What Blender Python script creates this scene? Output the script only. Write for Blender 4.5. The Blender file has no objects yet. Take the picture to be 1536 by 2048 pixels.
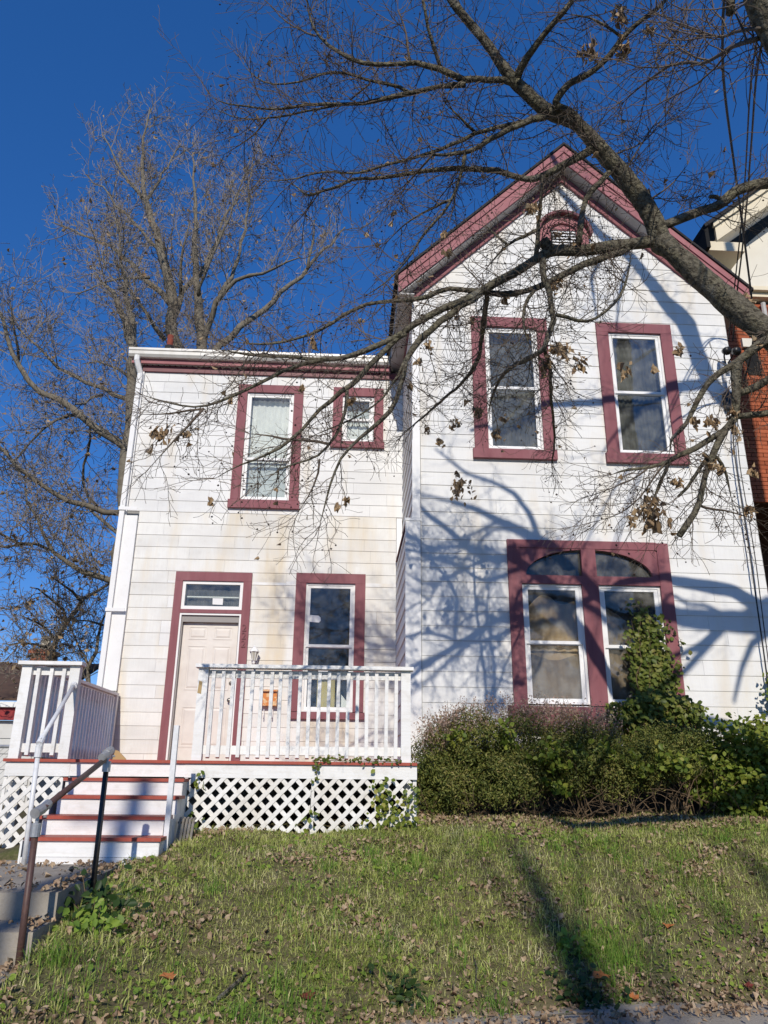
import bpy, math, random
import numpy as np
from mathutils import Matrix, Vector

# ------------------------------------------------------------------ scene, camera, light
S = bpy.context.scene
COL = S.collection
rnd = random.Random(11)
rng = np.random.RandomState(7)

PITCH, YAW, ROLL = math.radians(19.15), math.radians(2.74), math.radians(0.575)
fw = Vector((math.sin(YAW)*math.cos(PITCH), math.cos(YAW)*math.cos(PITCH), math.sin(PITCH)))
rt = Vector((math.cos(YAW), -math.sin(YAW), 0.0))
up = rt.cross(fw)
r2 = rt*math.cos(ROLL) + up*math.sin(ROLL)
u2 = -rt*math.sin(ROLL) + up*math.cos(ROLL)
cd = bpy.data.cameras.new('camera')
cam = bpy.data.objects.new('camera', cd)
COL.objects.link(cam)
cam.matrix_world = Matrix(((r2.x, u2.x, -fw.x, 0), (r2.y, u2.y, -fw.y, 0), (r2.z, u2.z, -fw.z, 0), (0, 0, 0, 1)))
cd.sensor_fit = 'VERTICAL'
cd.sensor_height = 36.0
cd.lens = 1520/2048*36.0
cd.clip_start = 0.05
cd.clip_end = 600.0
S.camera = cam

SUN = Vector((0.06, 1.0, -0.55)).normalized()          # the way the light travels
world = bpy.data.worlds.new('World')
S.world = world
world.use_nodes = True
wn = world.node_tree.nodes
wl = world.node_tree.links
sky = wn.new('ShaderNodeTexSky')
sky.sky_type = 'NISHITA'
sky.sun_disc = False
sky.sun_elevation = math.asin(-SUN.z)
sky.sun_rotation = math.atan2(-SUN.x, -SUN.y)
sky.altitude = 0.0
sky.air_density = 0.7
sky.dust_density = 0.0
sky.ozone_density = 6.0
bgn = wn['Background']
hs = wn.new('ShaderNodeHueSaturation')                 # the deep blue of a dry, clear late-autumn day
hs.inputs['Hue'].default_value = 0.515
hs.inputs['Saturation'].default_value = 1.43
ga = wn.new('ShaderNodeGamma')
ga.inputs[1].default_value = 0.65
wl.new(sky.outputs[0], ga.inputs[0])
wl.new(ga.outputs[0], hs.inputs['Color'])
wl.new(hs.outputs[0], bgn.inputs[0])
bgn.inputs[1].default_value = 0.15
sd = bpy.data.lights.new('sun', 'SUN')
sd.energy = 2.45
sd.angle = math.radians(0.53)
sd.color = (1.0, 0.922, 0.815)
sun = bpy.data.objects.new('sun', sd)
COL.objects.link(sun)
sun.location = (-3, -20, 30)
sun.rotation_euler = SUN.to_track_quat('-Z', 'Y').to_euler()
S.view_settings.view_transform = 'Standard'
S.view_settings.look = 'None'
S.view_settings.exposure = 0.65
S.view_settings.gamma = 1.0
S.view_settings.use_curve_mapping = False
S.render.engine = 'CYCLES'
S.cycles.max_bounces = 6
S.cycles.transparent_max_bounces = 12

# ------------------------------------------------------------------ materials
def mat(name, col=(0.5, 0.5, 0.5), rough=0.6, spec=0.3, var=0.0, noise=None, metal=0.0, bump=None):
    """col base; var = value change from object to object; noise = (scale, colour, amount[, detail, (sx,sy,sz)]) list"""
    m = bpy.data.materials.new(name)
    m.use_nodes = True
    nt = m.node_tree
    N, L = nt.nodes, nt.links
    p = N['Principled BSDF']
    p.inputs['Roughness'].default_value = rough
    p.inputs['Specular IOR Level'].default_value = spec
    p.inputs['Metallic'].default_value = metal
    rgb = N.new('ShaderNodeRGB')
    rgb.outputs[0].default_value = (*col, 1)
    cur = rgb.outputs[0]
    geo = N.new('ShaderNodeNewGeometry')
    for n in (noise or []):
        sc, c2, amt = n[0], n[1], n[2]
        det = n[3] if len(n) > 3 else 4.0
        stretch = n[4] if len(n) > 4 else None
        lo, hi = n[5] if len(n) > 5 else (0.45, 0.75)
        vec = geo.outputs['Position']
        if stretch:
            mp = N.new('ShaderNodeMapping')
            mp.inputs['Scale'].default_value = stretch
            L.new(vec, mp.inputs['Vector'])
            vec = mp.outputs[0]
        tx = N.new('ShaderNodeTexNoise')
        tx.inputs['Scale'].default_value = sc
        tx.inputs['Detail'].default_value = det
        L.new(vec, tx.inputs['Vector'])
        mr = N.new('ShaderNodeMapRange')
        mr.inputs[1].default_value = lo
        mr.inputs[2].default_value = hi
        mr.inputs[3].default_value = 0.0
        mr.inputs[4].default_value = amt
        L.new(tx.outputs[0], mr.inputs[0])
        mx = N.new('ShaderNodeMix')
        mx.data_type = 'RGBA'
        L.new(mr.outputs[0], mx.inputs[0])
        L.new(cur, mx.inputs[6])
        mx.inputs[7].default_value = (*c2, 1)
        cur = mx.outputs[2]
    if var:
        oi = N.new('ShaderNodeObjectInfo')
        mr = N.new('ShaderNodeMapRange')
        mr.inputs[3].default_value = 1.0 - var
        mr.inputs[4].default_value = 1.0 + var
        L.new(oi.outputs['Random'], mr.inputs[0])
        hs = N.new('ShaderNodeHueSaturation')
        L.new(mr.outputs[0], hs.inputs['Value'])
        L.new(cur, hs.inputs['Color'])
        cur = hs.outputs[0]
    L.new(cur, p.inputs['Base Color'])
    if bump:
        tx = N.new('ShaderNodeTexNoise')
        tx.inputs['Scale'].default_value = bump[0]
        tx.inputs['Detail'].default_value = 5
        vec = geo.outputs['Position']
        if len(bump) > 2:
            mp = N.new('ShaderNodeMapping')
            mp.inputs['Scale'].default_value = bump[2]
            L.new(vec, mp.inputs['Vector'])
            vec = mp.outputs[0]
        L.new(vec, tx.inputs['Vector'])
        b = N.new('ShaderNodeBump')
        b.inputs['Strength'].default_value = bump[1]
        b.inputs['Distance'].default_value = 0.01
        L.new(tx.outputs[0], b.inputs['Height'])
        L.new(b.outputs[0], p.inputs['Normal'])
    return m

def leaf_mat(name, cols, rough=0.6, trans=0.25, scale=9.0, spec=0.25):
    """leaf colour that changes from face to face (random per island) through a ramp"""
    m = bpy.data.materials.new(name)
    m.use_nodes = True
    nt = m.node_tree
    N, L = nt.nodes, nt.links
    p = N['Principled BSDF']
    p.inputs['Roughness'].default_value = rough
    p.inputs['Specular IOR Level'].default_value = spec
    geo = N.new('ShaderNodeNewGeometry')
    ramp = N.new('ShaderNodeValToRGB')
    e = ramp.color_ramp.elements
    n = len(cols)
    e[0].position, e[0].color = 0.0, (*cols[0], 1)
    e[1].position, e[1].color = 1.0, (*cols[-1], 1)
    for i in range(1, n-1):
        q = e.new(i/(n-1))
        q.color = (*cols[i], 1)
    tx = N.new('ShaderNodeTexNoise')
    tx.inputs['Scale'].default_value = scale
    tx.inputs['Detail'].default_value = 2
    L.new(geo.outputs['Position'], tx.inputs['Vector'])
    ma = N.new('ShaderNodeMath')
    ma.operation = 'MULTIPLY_ADD'
    L.new(geo.outputs['Random Per Island'], ma.inputs[0])
    ma.inputs[1].default_value = 0.6
    mb = N.new('ShaderNodeMapRange')
    mb.inputs[1].default_value = 0.3
    mb.inputs[2].default_value = 0.7
    mb.inputs[4].default_value = 0.4
    L.new(tx.outputs[0], mb.inputs[0])
    L.new(mb.outputs[0], ma.inputs[2])
    L.new(ma.outputs[0], ramp.inputs[0])
    L.new(ramp.outputs[0], p.inputs['Base Color'])
    if trans:
        t = N.new('ShaderNodeBsdfTranslucent')
        L.new(ramp.outputs[0], t.inputs['Color'])
        mx = N.new('ShaderNodeMixShader')
        mx.inputs[0].default_value = trans
        L.new(p.outputs[0], mx.inputs[1])
        L.new(t.outputs[0], mx.inputs[2])
        L.new(mx.outputs[0], N['Material Output'].inputs['Surface'])
    return m

def glass_mat(name, boost=1.0, tint=(0.86, 0.9, 0.9), dirt=0.06):
    m = bpy.data.materials.new(name)
    m.use_nodes = True
    nt = m.node_tree
    N, L = nt.nodes, nt.links
    N.remove(N['Principled BSDF'])
    tr = N.new('ShaderNodeBsdfTransparent')
    tr.inputs[0].default_value = (*tint, 1)
    gl = N.new('ShaderNodeBsdfGlossy')
    gl.inputs['Roughness'].default_value = 0.03
    fr = N.new('ShaderNodeFresnel')
    fr.inputs['IOR'].default_value = 1.52
    geo = N.new('ShaderNodeNewGeometry')
    tx = N.new('ShaderNodeTexNoise')
    tx.inputs['Scale'].default_value = 2.3
    L.new(geo.outputs['Position'], tx.inputs['Vector'])
    b = N.new('ShaderNodeBump')
    b.inputs['Strength'].default_value = 0.045
    b.inputs['Distance'].default_value = 0.04
    L.new(tx.outputs[0], b.inputs['Height'])
    L.new(b.outputs[0], gl.inputs['Normal'])
    k = N.new('ShaderNodeMath')
    k.operation = 'MULTIPLY'
    k.use_clamp = True
    k.inputs[1].default_value = boost
    L.new(fr.outputs[0], k.inputs[0])
    mx = N.new('ShaderNodeMixShader')
    L.new(k.outputs[0], mx.inputs[0])
    L.new(tr.outputs[0], mx.inputs[1])
    L.new(gl.outputs[0], mx.inputs[2])
    df = N.new('ShaderNodeBsdfDiffuse')
    df.inputs[0].default_value = (0.55, 0.55, 0.52, 1)
    t2 = N.new('ShaderNodeTexNoise')
    t2.inputs['Scale'].default_value = 6.0
    t2.inputs['Detail'].default_value = 8.0
    L.new(geo.outputs['Position'], t2.inputs['Vector'])
    mr = N.new('ShaderNodeMapRange')
    mr.inputs[1].default_value = 0.4
    mr.inputs[2].default_value = 0.8
    mr.inputs[3].default_value = dirt*0.3
    mr.inputs[4].default_value = dirt*2
    L.new(t2.outputs[0], mr.inputs[0])
    m2 = N.new('ShaderNodeMixShader')
    L.new(mr.outputs[0], m2.inputs[0])
    L.new(mx.outputs[0], m2.inputs[1])
    L.new(df.outputs[0], m2.inputs[2])
    L.new(m2.outputs[0], N['Material Output'].inputs['Surface'])
    return m

STAIN = (0.62, 0.49, 0.28)
M = {}
M['siding'] = mat('white_siding_paint', (0.765, 0.765, 0.74), 0.7, 0.12, 0.03, [
    (1.1, (0.60, 0.60, 0.585), 0.6, 7.0, (1, 1, 1.6)),
    (0.9, STAIN, 0.42, 5.0, (3.2, 1, 0.55), (0.53, 0.74)),
    (5.0, (0.52, 0.51, 0.49), 0.30, 8.0, (1, 1, 3), (0.55, 0.8)),
    (60.0, (0.66, 0.655, 0.64), 0.35, 3.0, (1, 1, 0.05), (0.4, 0.8))], bump=(90, 0.10, (1, 1, 0.06)))
M['siding2'] = mat('weathered_siding_paint', (0.76, 0.755, 0.715), 0.7, 0.12, 0.04, [
    (0.8, STAIN, 0.62, 6.0, (3.6, 1, 0.55), (0.46, 0.70)),
    (1.5, (0.57, 0.565, 0.54), 0.6, 7.0, (1, 1, 1.6)),
    (6.0, (0.50, 0.47, 0.42), 0.30, 8.0, (1.6, 1, 1.2), (0.56, 0.8)),
    (55.0, (0.66, 0.645, 0.61), 0.4, 3.0, (1, 1, 0.05), (0.4, 0.8))], bump=(90, 0.12, (1, 1, 0.06)))
M['shadestone'] = mat('foundation_painted_shade', (0.06, 0.055, 0.05), 0.95, 0.05, 0.0, [(6, (0.11, 0.10, 0.09), 0.6)])
M['sheath'] = mat('dark_sheathing', (0.27, 0.265, 0.255), 0.9, 0.1)
M['mauve'] = mat('mauve_trim_paint', (0.245, 0.092, 0.104), 0.65, 0.18, 0.05, [
    (3.0, (0.31, 0.15, 0.158), 0.45, 7.0, (3, 1, 0.5)), (14.0, (0.175, 0.062, 0.07), 0.35, 6.0, (1, 1, 0.3))])
M['pink'] = mat('mauve_metal_painted_sheen', (0.35, 0.145, 0.155), 0.6, 0.2, 0.03, [
    (2.0, (0.25, 0.092, 0.10), 0.6, 6.0), (9.0, (0.40, 0.18, 0.18), 0.3, 6.0)])  # base lightened so the colour stands in for the metal's gloss
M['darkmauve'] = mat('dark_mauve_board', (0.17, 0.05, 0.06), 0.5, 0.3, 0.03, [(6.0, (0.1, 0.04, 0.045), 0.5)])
M['white'] = mat('white_trim_paint', (0.80, 0.80, 0.785), 0.55, 0.25, 0.03, [
    (4.0, (0.68, 0.67, 0.64), 0.35, 6.0), (22.0, (0.55, 0.54, 0.5), 0.16, 8.0, None, (0.55, 0.8))])
M['porchwhite'] = mat('white_porch_paint', (0.77, 0.77, 0.755), 0.5, 0.3, 0.05, [
    (3.0, (0.62, 0.61, 0.57), 0.5, 7.0), (11.0, (0.47, 0.43, 0.36), 0.38, 9.0, None, (0.53, 0.8)), (40.0, (0.62, 0.60, 0.55), 0.5, 4.0, (0.06, 1, 1), (0.5, 0.75))], bump=(60, 0.25))
M['lattice'] = mat('dirty_white_lattice_paint', (0.76, 0.75, 0.72), 0.6, 0.2, 0.06, [
    (2.5, (0.58, 0.53, 0.43), 0.55, 6.0), (14.0, (0.4, 0.35, 0.27), 0.4, 8.0, None, (0.5, 0.8))])
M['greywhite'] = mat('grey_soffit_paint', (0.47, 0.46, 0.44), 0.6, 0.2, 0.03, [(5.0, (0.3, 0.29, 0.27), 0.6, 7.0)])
M['gutter'] = mat('gutter_enamel', (0.62, 0.61, 0.57), 0.35, 0.4, 0.02, [(2.0, (0.45, 0.42, 0.36), 0.5, 7.0, (4, 1, 1))])
M['deckred'] = mat('brick_red_deck_paint', (0.37, 0.075, 0.048), 0.5, 0.3, 0.06, [
    (9.0, (0.24, 0.05, 0.035), 0.5, 7.0), (30.0, (0.42, 0.2, 0.14), 0.35, 8.0, None, (0.55, 0.8))])
M['door'] = mat('cream_door_paint', (0.71, 0.665, 0.60), 0.4, 0.4, 0.0, [(3.0, (0.56, 0.49, 0.43), 0.5, 6.0), (9.0, (0.45, 0.40, 0.36), 0.2, 6.0)])
M['jamb'] = mat('grey_door_jamb', (0.30, 0.285, 0.27), 0.6, 0.2)
M['brass'] = mat('tarnished_metal', (0.25, 0.23, 0.2), 0.3, 0.5, metal=0.9)
M['galv'] = mat('galvanised_fitting', (0.46, 0.47, 0.48), 0.42, 0.5, 0.05, [(30, (0.25, 0.25, 0.25), 0.5)], metal=0.6)
M['rust'] = mat('brown_rusted_pipe', (0.085, 0.047, 0.040), 0.5, 0.4, 0.0, [(25, (0.15, 0.075, 0.05), 0.6), (70, (0.04, 0.026, 0.025), 0.5)])
M['blackpipe'] = mat('black_painted_pipe', (0.028, 0.026, 0.026), 0.4, 0.4, 0.0, [(25, (0.07, 0.055, 0.045), 0.5)])
M['whitepipe'] = mat('white_painted_pipe', (0.72, 0.73, 0.74), 0.35, 0.4, 0.0, [(22, (0.5, 0.5, 0.48), 0.5)])
M['shingle'] = mat('dark_roof_shingle', (0.035, 0.034, 0.036), 0.9, 0.1, 0.1, [(20, (0.07, 0.065, 0.06), 0.5)])
M['ventred'] = mat('terracotta_pipe', (0.24, 0.06, 0.035), 0.7, 0.2, 0.0, [(12, (0.12, 0.04, 0.03), 0.6)])
M['glass'] = glass_mat('window_glass', 1.35, (0.95, 0.97, 0.96))
M['glassdirty'] = glass_mat('dusty_window_glass', 1.0, (0.86, 0.86, 0.84), 0.12)
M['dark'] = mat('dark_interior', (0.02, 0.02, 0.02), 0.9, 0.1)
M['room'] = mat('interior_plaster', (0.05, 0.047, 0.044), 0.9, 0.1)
M['greycloth'] = mat('grey_net_curtain', (0.115, 0.115, 0.11), 0.9, 0.1, 0.0, [(70, (0.05, 0.05, 0.05), 0.8, 3, (1, 1, 0.07))])
M['whitecloth'] = mat('white_lace_curtain', (0.84, 0.84, 0.83), 0.9, 0.1, 0.0, [(45, (0.66, 0.66, 0.66), 0.5, 3, (1, 1, 0.1))])
M['palecloth'] = mat('pale_blue_grey_blind', (0.58, 0.61, 0.63), 0.8, 0.1, 0.0, [(1.4, (0.78, 0.8, 0.8), 0.7, 3)])
M['tancloth'] = mat('tan_plastic_sheet', (0.66, 0.50, 0.31), 0.45, 0.4, 0.0, [(2.2, (0.36, 0.27, 0.17), 0.7, 5, (1, 1, 0.6))], bump=(3, 1.0))
M['browncloth'] = mat('brown_plastic_sheet', (0.31, 0.24, 0.165), 0.4, 0.4, 0.0, [(3, (0.10, 0.085, 0.07), 0.8, 5)], bump=(3, 1.0))
M['yellowcloth'] = mat('yellow_curtain', (0.55, 0.46, 0.2), 0.9, 0.1)
M['paper'] = mat('white_paper', (0.75, 0.75, 0.74), 0.7, 0.2)
M['lampglass'] = mat('frosted_lamp_glass', (0.42, 0.40, 0.34), 0.3, 0.5)
M['orange'] = mat('orange_floral_enamel', (0.62, 0.21, 0.035), 0.4, 0.4, 0.0, [(16, (0.72, 0.52, 0.28), 0.9, 3, (1, 1, 1), (0.48, 0.56)), (40, (0.42, 0.1, 0.02), 0.5)])
M['redbrown'] = mat('dark_red_rim', (0.12, 0.02, 0.015), 0.5, 0.3)
M['brick'] = mat('orange_red_brick', (0.35, 0.098, 0.045), 0.85, 0.15, 0.22, [(7, (0.22, 0.06, 0.03), 0.5, 6.0), (40, (0.42, 0.18, 0.10), 0.3)])
M['mortar'] = mat('dark_mortar', (0.10, 0.055, 0.04), 0.95, 0.1)
M['cream'] = mat('cream_wood_paint', (0.72, 0.64, 0.47), 0.5, 0.3, 0.02, [(2, (0.62, 0.54, 0.38), 0.4, 6), (18, (0.5, 0.42, 0.3), 0.25, 7, None, (0.55, 0.8))])
M['creamlight'] = mat('pale_stucco', (0.70, 0.67, 0.58), 0.8, 0.2, 0.0, [(2, (0.6, 0.56, 0.47), 0.5, 6)])
M['concrete'] = mat('weathered_concrete', (0.34, 0.305, 0.25), 0.9, 0.15, 0.04, [(3, (0.22, 0.19, 0.15), 0.7, 8), (25, (0.13, 0.12, 0.10), 0.4, 8, None, (0.55, 0.8)), (80, (0.36, 0.34, 0.31), 0.4)], bump=(50, 0.35))
M['asphalt'] = mat('street_asphalt', (0.05, 0.05, 0.052), 0.9, 0.15, 0.0, [(60, (0.08, 0.08, 0.08), 0.5)])
M['soil'] = mat('leafy_soil', (0.14, 0.12, 0.065), 0.95, 0.05, 0.0, [(2.5, (0.085, 0.105, 0.032), 0.8, 6), (30, (0.25, 0.19, 0.12), 0.6, 8, None, (0.5, 0.7)), (9, (0.03, 0.025, 0.018), 0.6, 6)], bump=(40, 0.6))
M['bark'] = mat('grey_brown_bark', (0.155, 0.14, 0.105), 0.9, 0.1, 0.0, [(7, (0.21, 0.195, 0.12), 0.7, 6), (26, (0.035, 0.029, 0.022), 0.9, 8, None, (0.47, 0.66)), (70, (0.05, 0.045, 0.035), 0.7, 6, None, (0.48, 0.66)), (4, (0.30, 0.29, 0.25), 0.6, 8, None, (0.60, 0.72))], bump=(38, 1.0))
M['bark'].node_tree.nodes['Bump'].inputs['Distance'].default_value = 0.03
M['twig'] = mat('dark_twig_bark', (0.105, 0.080, 0.060), 0.75, 0.2, 0.0, [(6, (0.17, 0.145, 0.11), 0.6)])
M['farbark'] = mat('pale_grey_bark', (0.17, 0.152, 0.12), 0.9, 0.1, 0.0, [(2.5, (0.11, 0.09, 0.065), 0.7, 7), (12, (0.29, 0.26, 0.20), 0.5, 6)], bump=(14, 0.8))
M['fartwig'] = mat('pale_twig_bark', (0.23, 0.20, 0.16), 0.85, 0.1, 0.0, [(1.2, (0.17, 0.13, 0.10), 0.8, 6)])
M['hazetwig'] = mat('grey_brown_far_twigs', (0.17, 0.14, 0.12), 0.9, 0.1)
M['berry'] = mat('dried_brown_berry', (0.035, 0.02, 0.015), 0.6, 0.3)
M['wire'] = mat('black_cable_rubber', (0.012, 0.012, 0.013), 0.5, 0.3)
M['polewood'] = mat('grey_pole_wood', (0.14, 0.11, 0.08), 0.9, 0.1)
M['deadleaf'] = leaf_mat('curled_dead_leaf', [(0.150, 0.090, 0.053), (0.390, 0.270, 0.150), (0.630, 0.480, 0.300)], 0.7, 0.25)
M['litter'] = leaf_mat('tan_leaf_litter', [(0.10, 0.05, 0.03), (0.30, 0.21, 0.13), (0.46, 0.35, 0.23), (0.22, 0.13, 0.075), (0.58, 0.48, 0.35)], 0.75, 0.1, 14)
M['orangeleaf'] = leaf_mat('orange_fallen_leaf', [(0.42, 0.13, 0.04), (0.5, 0.2, 0.07)], 0.65, 0.2)
M['redleaf'] = leaf_mat('dark_red_fallen_leaf', [(0.16, 0.03, 0.025), (0.22, 0.05, 0.035)], 0.65, 0.2)
M['grass'] = leaf_mat('lawn_grass_blade', [(0.08, 0.115, 0.02), (0.24, 0.31, 0.055), (0.42, 0.47, 0.12), (0.56, 0.54, 0.23), (0.74, 0.67, 0.43)], 0.5, 0.25, 2.6)
M['lush'] = leaf_mat('lush_grass_blade', [(0.090, 0.195, 0.027), (0.180, 0.315, 0.048), (0.300, 0.405, 0.090)], 0.5, 0.35, 5)
M['clover'] = leaf_mat('broad_weed_leaf', [(0.090, 0.165, 0.024), (0.195, 0.300, 0.042), (0.330, 0.405, 0.068)], 0.5, 0.3, 4)
M['darkweed'] = leaf_mat('dark_green_weed_leaf', [(0.02, 0.045, 0.012), (0.035, 0.07, 0.018), (0.06, 0.10, 0.025)], 0.45, 0.25, 8)
M['yew'] = leaf_mat('yew_needles', [(0.03, 0.05, 0.012), (0.10, 0.13, 0.028), (0.21, 0.215, 0.05), (0.34, 0.27, 0.11)], 0.55, 0.2, 2.8)
M['vine'] = leaf_mat('creeper_leaf', [(0.048, 0.084, 0.014), (0.120, 0.174, 0.026), (0.228, 0.270, 0.042), (0.360, 0.324, 0.072)], 0.45, 0.3, 3.5)
M['ivy'] = leaf_mat('window_ivy_leaf', [(0.037, 0.069, 0.015), (0.100, 0.138, 0.025), (0.188, 0.213, 0.044), (0.275, 0.237, 0.075)], 0.45, 0.3, 5)
M['seedhead'] = leaf_mat('dry_pinkish_seed_head', [(0.26, 0.165, 0.125), (0.42, 0.30, 0.235), (0.52, 0.42, 0.33)], 0.8, 0.3, 5)
M['deadstem'] = mat('dry_bush_stem', (0.17, 0.12, 0.075), 0.85, 0.1, 0.0, [(8, (0.08, 0.055, 0.035), 0.7)])
M['blackplastic'] = mat('black_plastic', (0.015, 0.015, 0.016), 0.4, 0.4)
M['radiator'] = mat('weathered_grey_iron', (0.27, 0.25, 0.22), 0.7, 0.3, 0.0, [(20, (0.12, 0.09, 0.06), 0.7)])
M['cardboard'] = mat('tan_cardboard', (0.42, 0.30, 0.15), 0.8, 0.1)
M['blue'] = mat('blue_plastic_sheet', (0.05, 0.12, 0.32), 0.4, 0.4)
M['redband'] = mat('red_fascia_paint', (0.30, 0.03, 0.03), 0.5, 0.3, 0.0, [(6, (0.12, 0.02, 0.02), 0.6)])
M['brownroof'] = mat('brown_roof_shingle', (0.10, 0.065, 0.05), 0.9, 0.1, 0.15, [(4, (0.06, 0.045, 0.038), 0.6)])
M['farwhite'] = mat('whitewashed_wall', (0.62, 0.62, 0.60), 0.8, 0.1, 0.03, [(3, (0.45, 0.43, 0.4), 0.5, 7)])

# ------------------------------------------------------------------ mesh helpers
class MB:
    """collects vertices and faces for ONE mesh object"""
    def __init__(self):
        self.v, self.f, self.n = [], [], 0
    def add(self, vs, fs):
        vs = np.asarray(vs, float).reshape(-1, 3)
        self.v.append(vs)
        k = self.n
        for q in fs:
            self.f.append([i+k for i in q])
        self.n += len(vs)
    def box(self, x0, x1, y0, y1, z0, z1):
        self.add([(x0, y0, z0), (x1, y0, z0), (x1, y1, z0), (x0, y1, z0), (x0, y0, z1), (x1, y0, z1), (x1, y1, z1), (x0, y1, z1)],
                 [(0, 3, 2, 1), (4, 5, 6, 7), (0, 1, 5, 4), (1, 2, 6, 5), (2, 3, 7, 6), (3, 0, 4, 7)])
    def hexa(self, p):
        """eight corners: bottom four then top four, same turn"""
        self.add(p, [(0, 3, 2, 1), (4, 5, 6, 7), (0, 1, 5, 4), (1, 2, 6, 5), (2, 3, 7, 6), (3, 0, 4, 7)])
    def bar(self, a, b, w, h, side=(1, 0, 0)):
        """straight bar a-b, section w along 'side', h across"""
        a, b = Vector(a), Vector(b)
        t = (b-a).normalized()
        s = Vector(side)
        s = (s - t*s.dot(t)).normalized()
        q = t.cross(s)
        p = []
        for e in (a, b):
            for i, j in ((-1, -1), (1, -1), (1, 1), (-1, 1)):
                p.append(e + s*(i*w/2) + q*(j*h/2))
        self.hexa(p)
    def prism(self, poly, y0, y1):
        """polygon in x,z pulled from y0 (front) to y1"""
        n = len(poly)
        vs = [(x, y0, z) for x, z in poly] + [(x, y1, z) for x, z in poly]
        fs = [tuple(range(n)), tuple(range(2*n-1, n-1, -1))]
        for i in range(n):
            j = (i+1) % n
            fs.append((i, i+n, j+n, j))
        self.add(vs, fs)
    def tube(self, pts, rad, k=6, cap=True, mod=None):
        pts = np.asarray(pts, float)
        n = len(pts)
        rad = np.full(n, rad) if np.isscalar(rad) else np.asarray(rad, float)
        t = np.gradient(pts, axis=0)
        t /= np.linalg.norm(t, axis=1)[:, None]+1e-12
        ref = np.array((0.31, 0.17, 0.93)) if abs(t[:, 2]).mean() < 0.8 else np.array((0.95, 0.2, 0.1))
        a = np.cross(t, ref)
        a /= np.linalg.norm(a, axis=1)[:, None]+1e-12
        b = np.cross(t, a)
        th = np.arange(k)*2*math.pi/k
        rr = rad[:, None]*np.ones((1, k)) if mod is None else rad[:, None]*mod
        ring = pts[:, None, :] + rr[:, :, None]*(np.cos(th)[None, :, None]*a[:, None, :] + np.sin(th)[None, :, None]*b[:, None, :])
        fs = []
        for i in range(n-1):
            for j in range(k):
                j2 = (j+1) % k
                fs.append((i*k+j, i*k+j2, (i+1)*k+j2, (i+1)*k+j))
        if cap:
            fs.append(tuple(range(k-1, -1, -1)))
            fs.append(tuple((n-1)*k+j for j in range(k)))
        self.add(ring.reshape(-1, 3), fs)
    def lathe(self, c, prof, k=16, axis='z'):
        """profile of (radius, height) round a vertical (or y) axis at c"""
        vs = []
        for r, h in prof:
            for j in range(k):
                th = 2*math.pi*j/k
                if axis == 'z':
                    vs.append((c[0]+r*math.cos(th), c[1]+r*math.sin(th), c[2]+h))
                else:
                    vs.append((c[0]+r*math.cos(th), c[1]+h, c[2]+r*math.sin(th)))
        n = len(prof)
        fs = []
        for i in range(n-1):
            for j in range(k):
                j2 = (j+1) % k
                fs.append((i*k+j, i*k+j2, (i+1)*k+j2, (i+1)*k+j))
        fs.append(tuple(range(k-1, -1, -1)))
        fs.append(tuple((n-1)*k+j for j in range(k)))
        self.add(vs, fs)
    def mesh(self, name):
        me = bpy.data.meshes.new(name)
        V = np.concatenate(self.v) if self.v else np.zeros((0, 3))
        me.from_pydata(V.tolist(), [], self.f)
        return me

def link(name, me, m=None, parent=None, smooth=False):
    o = bpy.data.objects.new(name, me)
    COL.objects.link(o)
    if m is not None:
        me.materials.append(m)
    if smooth:
        me.polygons.foreach_set('use_smooth', [True]*len(me.polygons))
    if parent is not None:
        o.parent = parent
        # everything is modelled in world coordinates
        w = Matrix.Identity(4)
        p = parent
        T = Vector((0, 0, 0))
        while p is not None:
            T += p.location if p.parent is None else Vector((0, 0, 0))
            p = p.parent
        if parent.parent is None:
            o.matrix_parent_inverse = Matrix.Translation(-T)
    return o

def obj(name, mb, m=None, parent=None, smooth=False, kind=None, label=None):
    o = link(name, mb.mesh(name), m, parent, smooth)
    if kind: o['kind'] = kind
    if label: o['label'] = label
    return o

def tag(o, label, cat, group=None, kind=None):
    o['label'] = label
    o['category'] = cat
    if group: o['group'] = group
    if kind: o['kind'] = kind
    return o

def thing(name, loc, label, cat, group=None):
    o = bpy.data.objects.new(name, None)
    COL.objects.link(o)
    o.location = loc
    o.empty_display_size = 0.2
    return tag(o, label, cat, group)

def box(name, m, parent, x0, x1, y0, y1, z0, z1, **k):
    b = MB()
    b.box(x0, x1, y0, y1, z0, z1)
    return obj(name, b, m, parent, **k)

def clip(poly, a, b, c):
    """keep the part of the polygon where a*x+b*z+c >= 0"""
    out = []
    n = len(poly)
    for i in range(n):
        p, q = poly[i], poly[(i+1) % n]
        dp, dq = a*p[0]+b*p[1]+c, a*q[0]+b*q[1]+c
        if dp >= 0: out.append(p)
        if (dp > 0 > dq) or (dp < 0 < dq):
            t = dp/(dp-dq)
            out.append((p[0]+(q[0]-p[0])*t, p[1]+(q[1]-p[1])*t))
    return out

def subtract(rects, o):
    res = []
    for (a, b, c, d) in rects:
        x0, x1, z0, z1 = o
        if x1 <= a or x0 >= b or z1 <= c or z0 >= d:
            res.append((a, b, c, d))
            continue
        if c < z0: res.append((a, b, c, z0))
        if z1 < d: res.append((a, b, z1, d))
        m0, m1 = max(c, z0), min(d, z1)
        if a < x0: res.append((a, x0, m0, m1))
        if x1 < b: res.append((x1, b, m0, m1))
    return res

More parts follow.
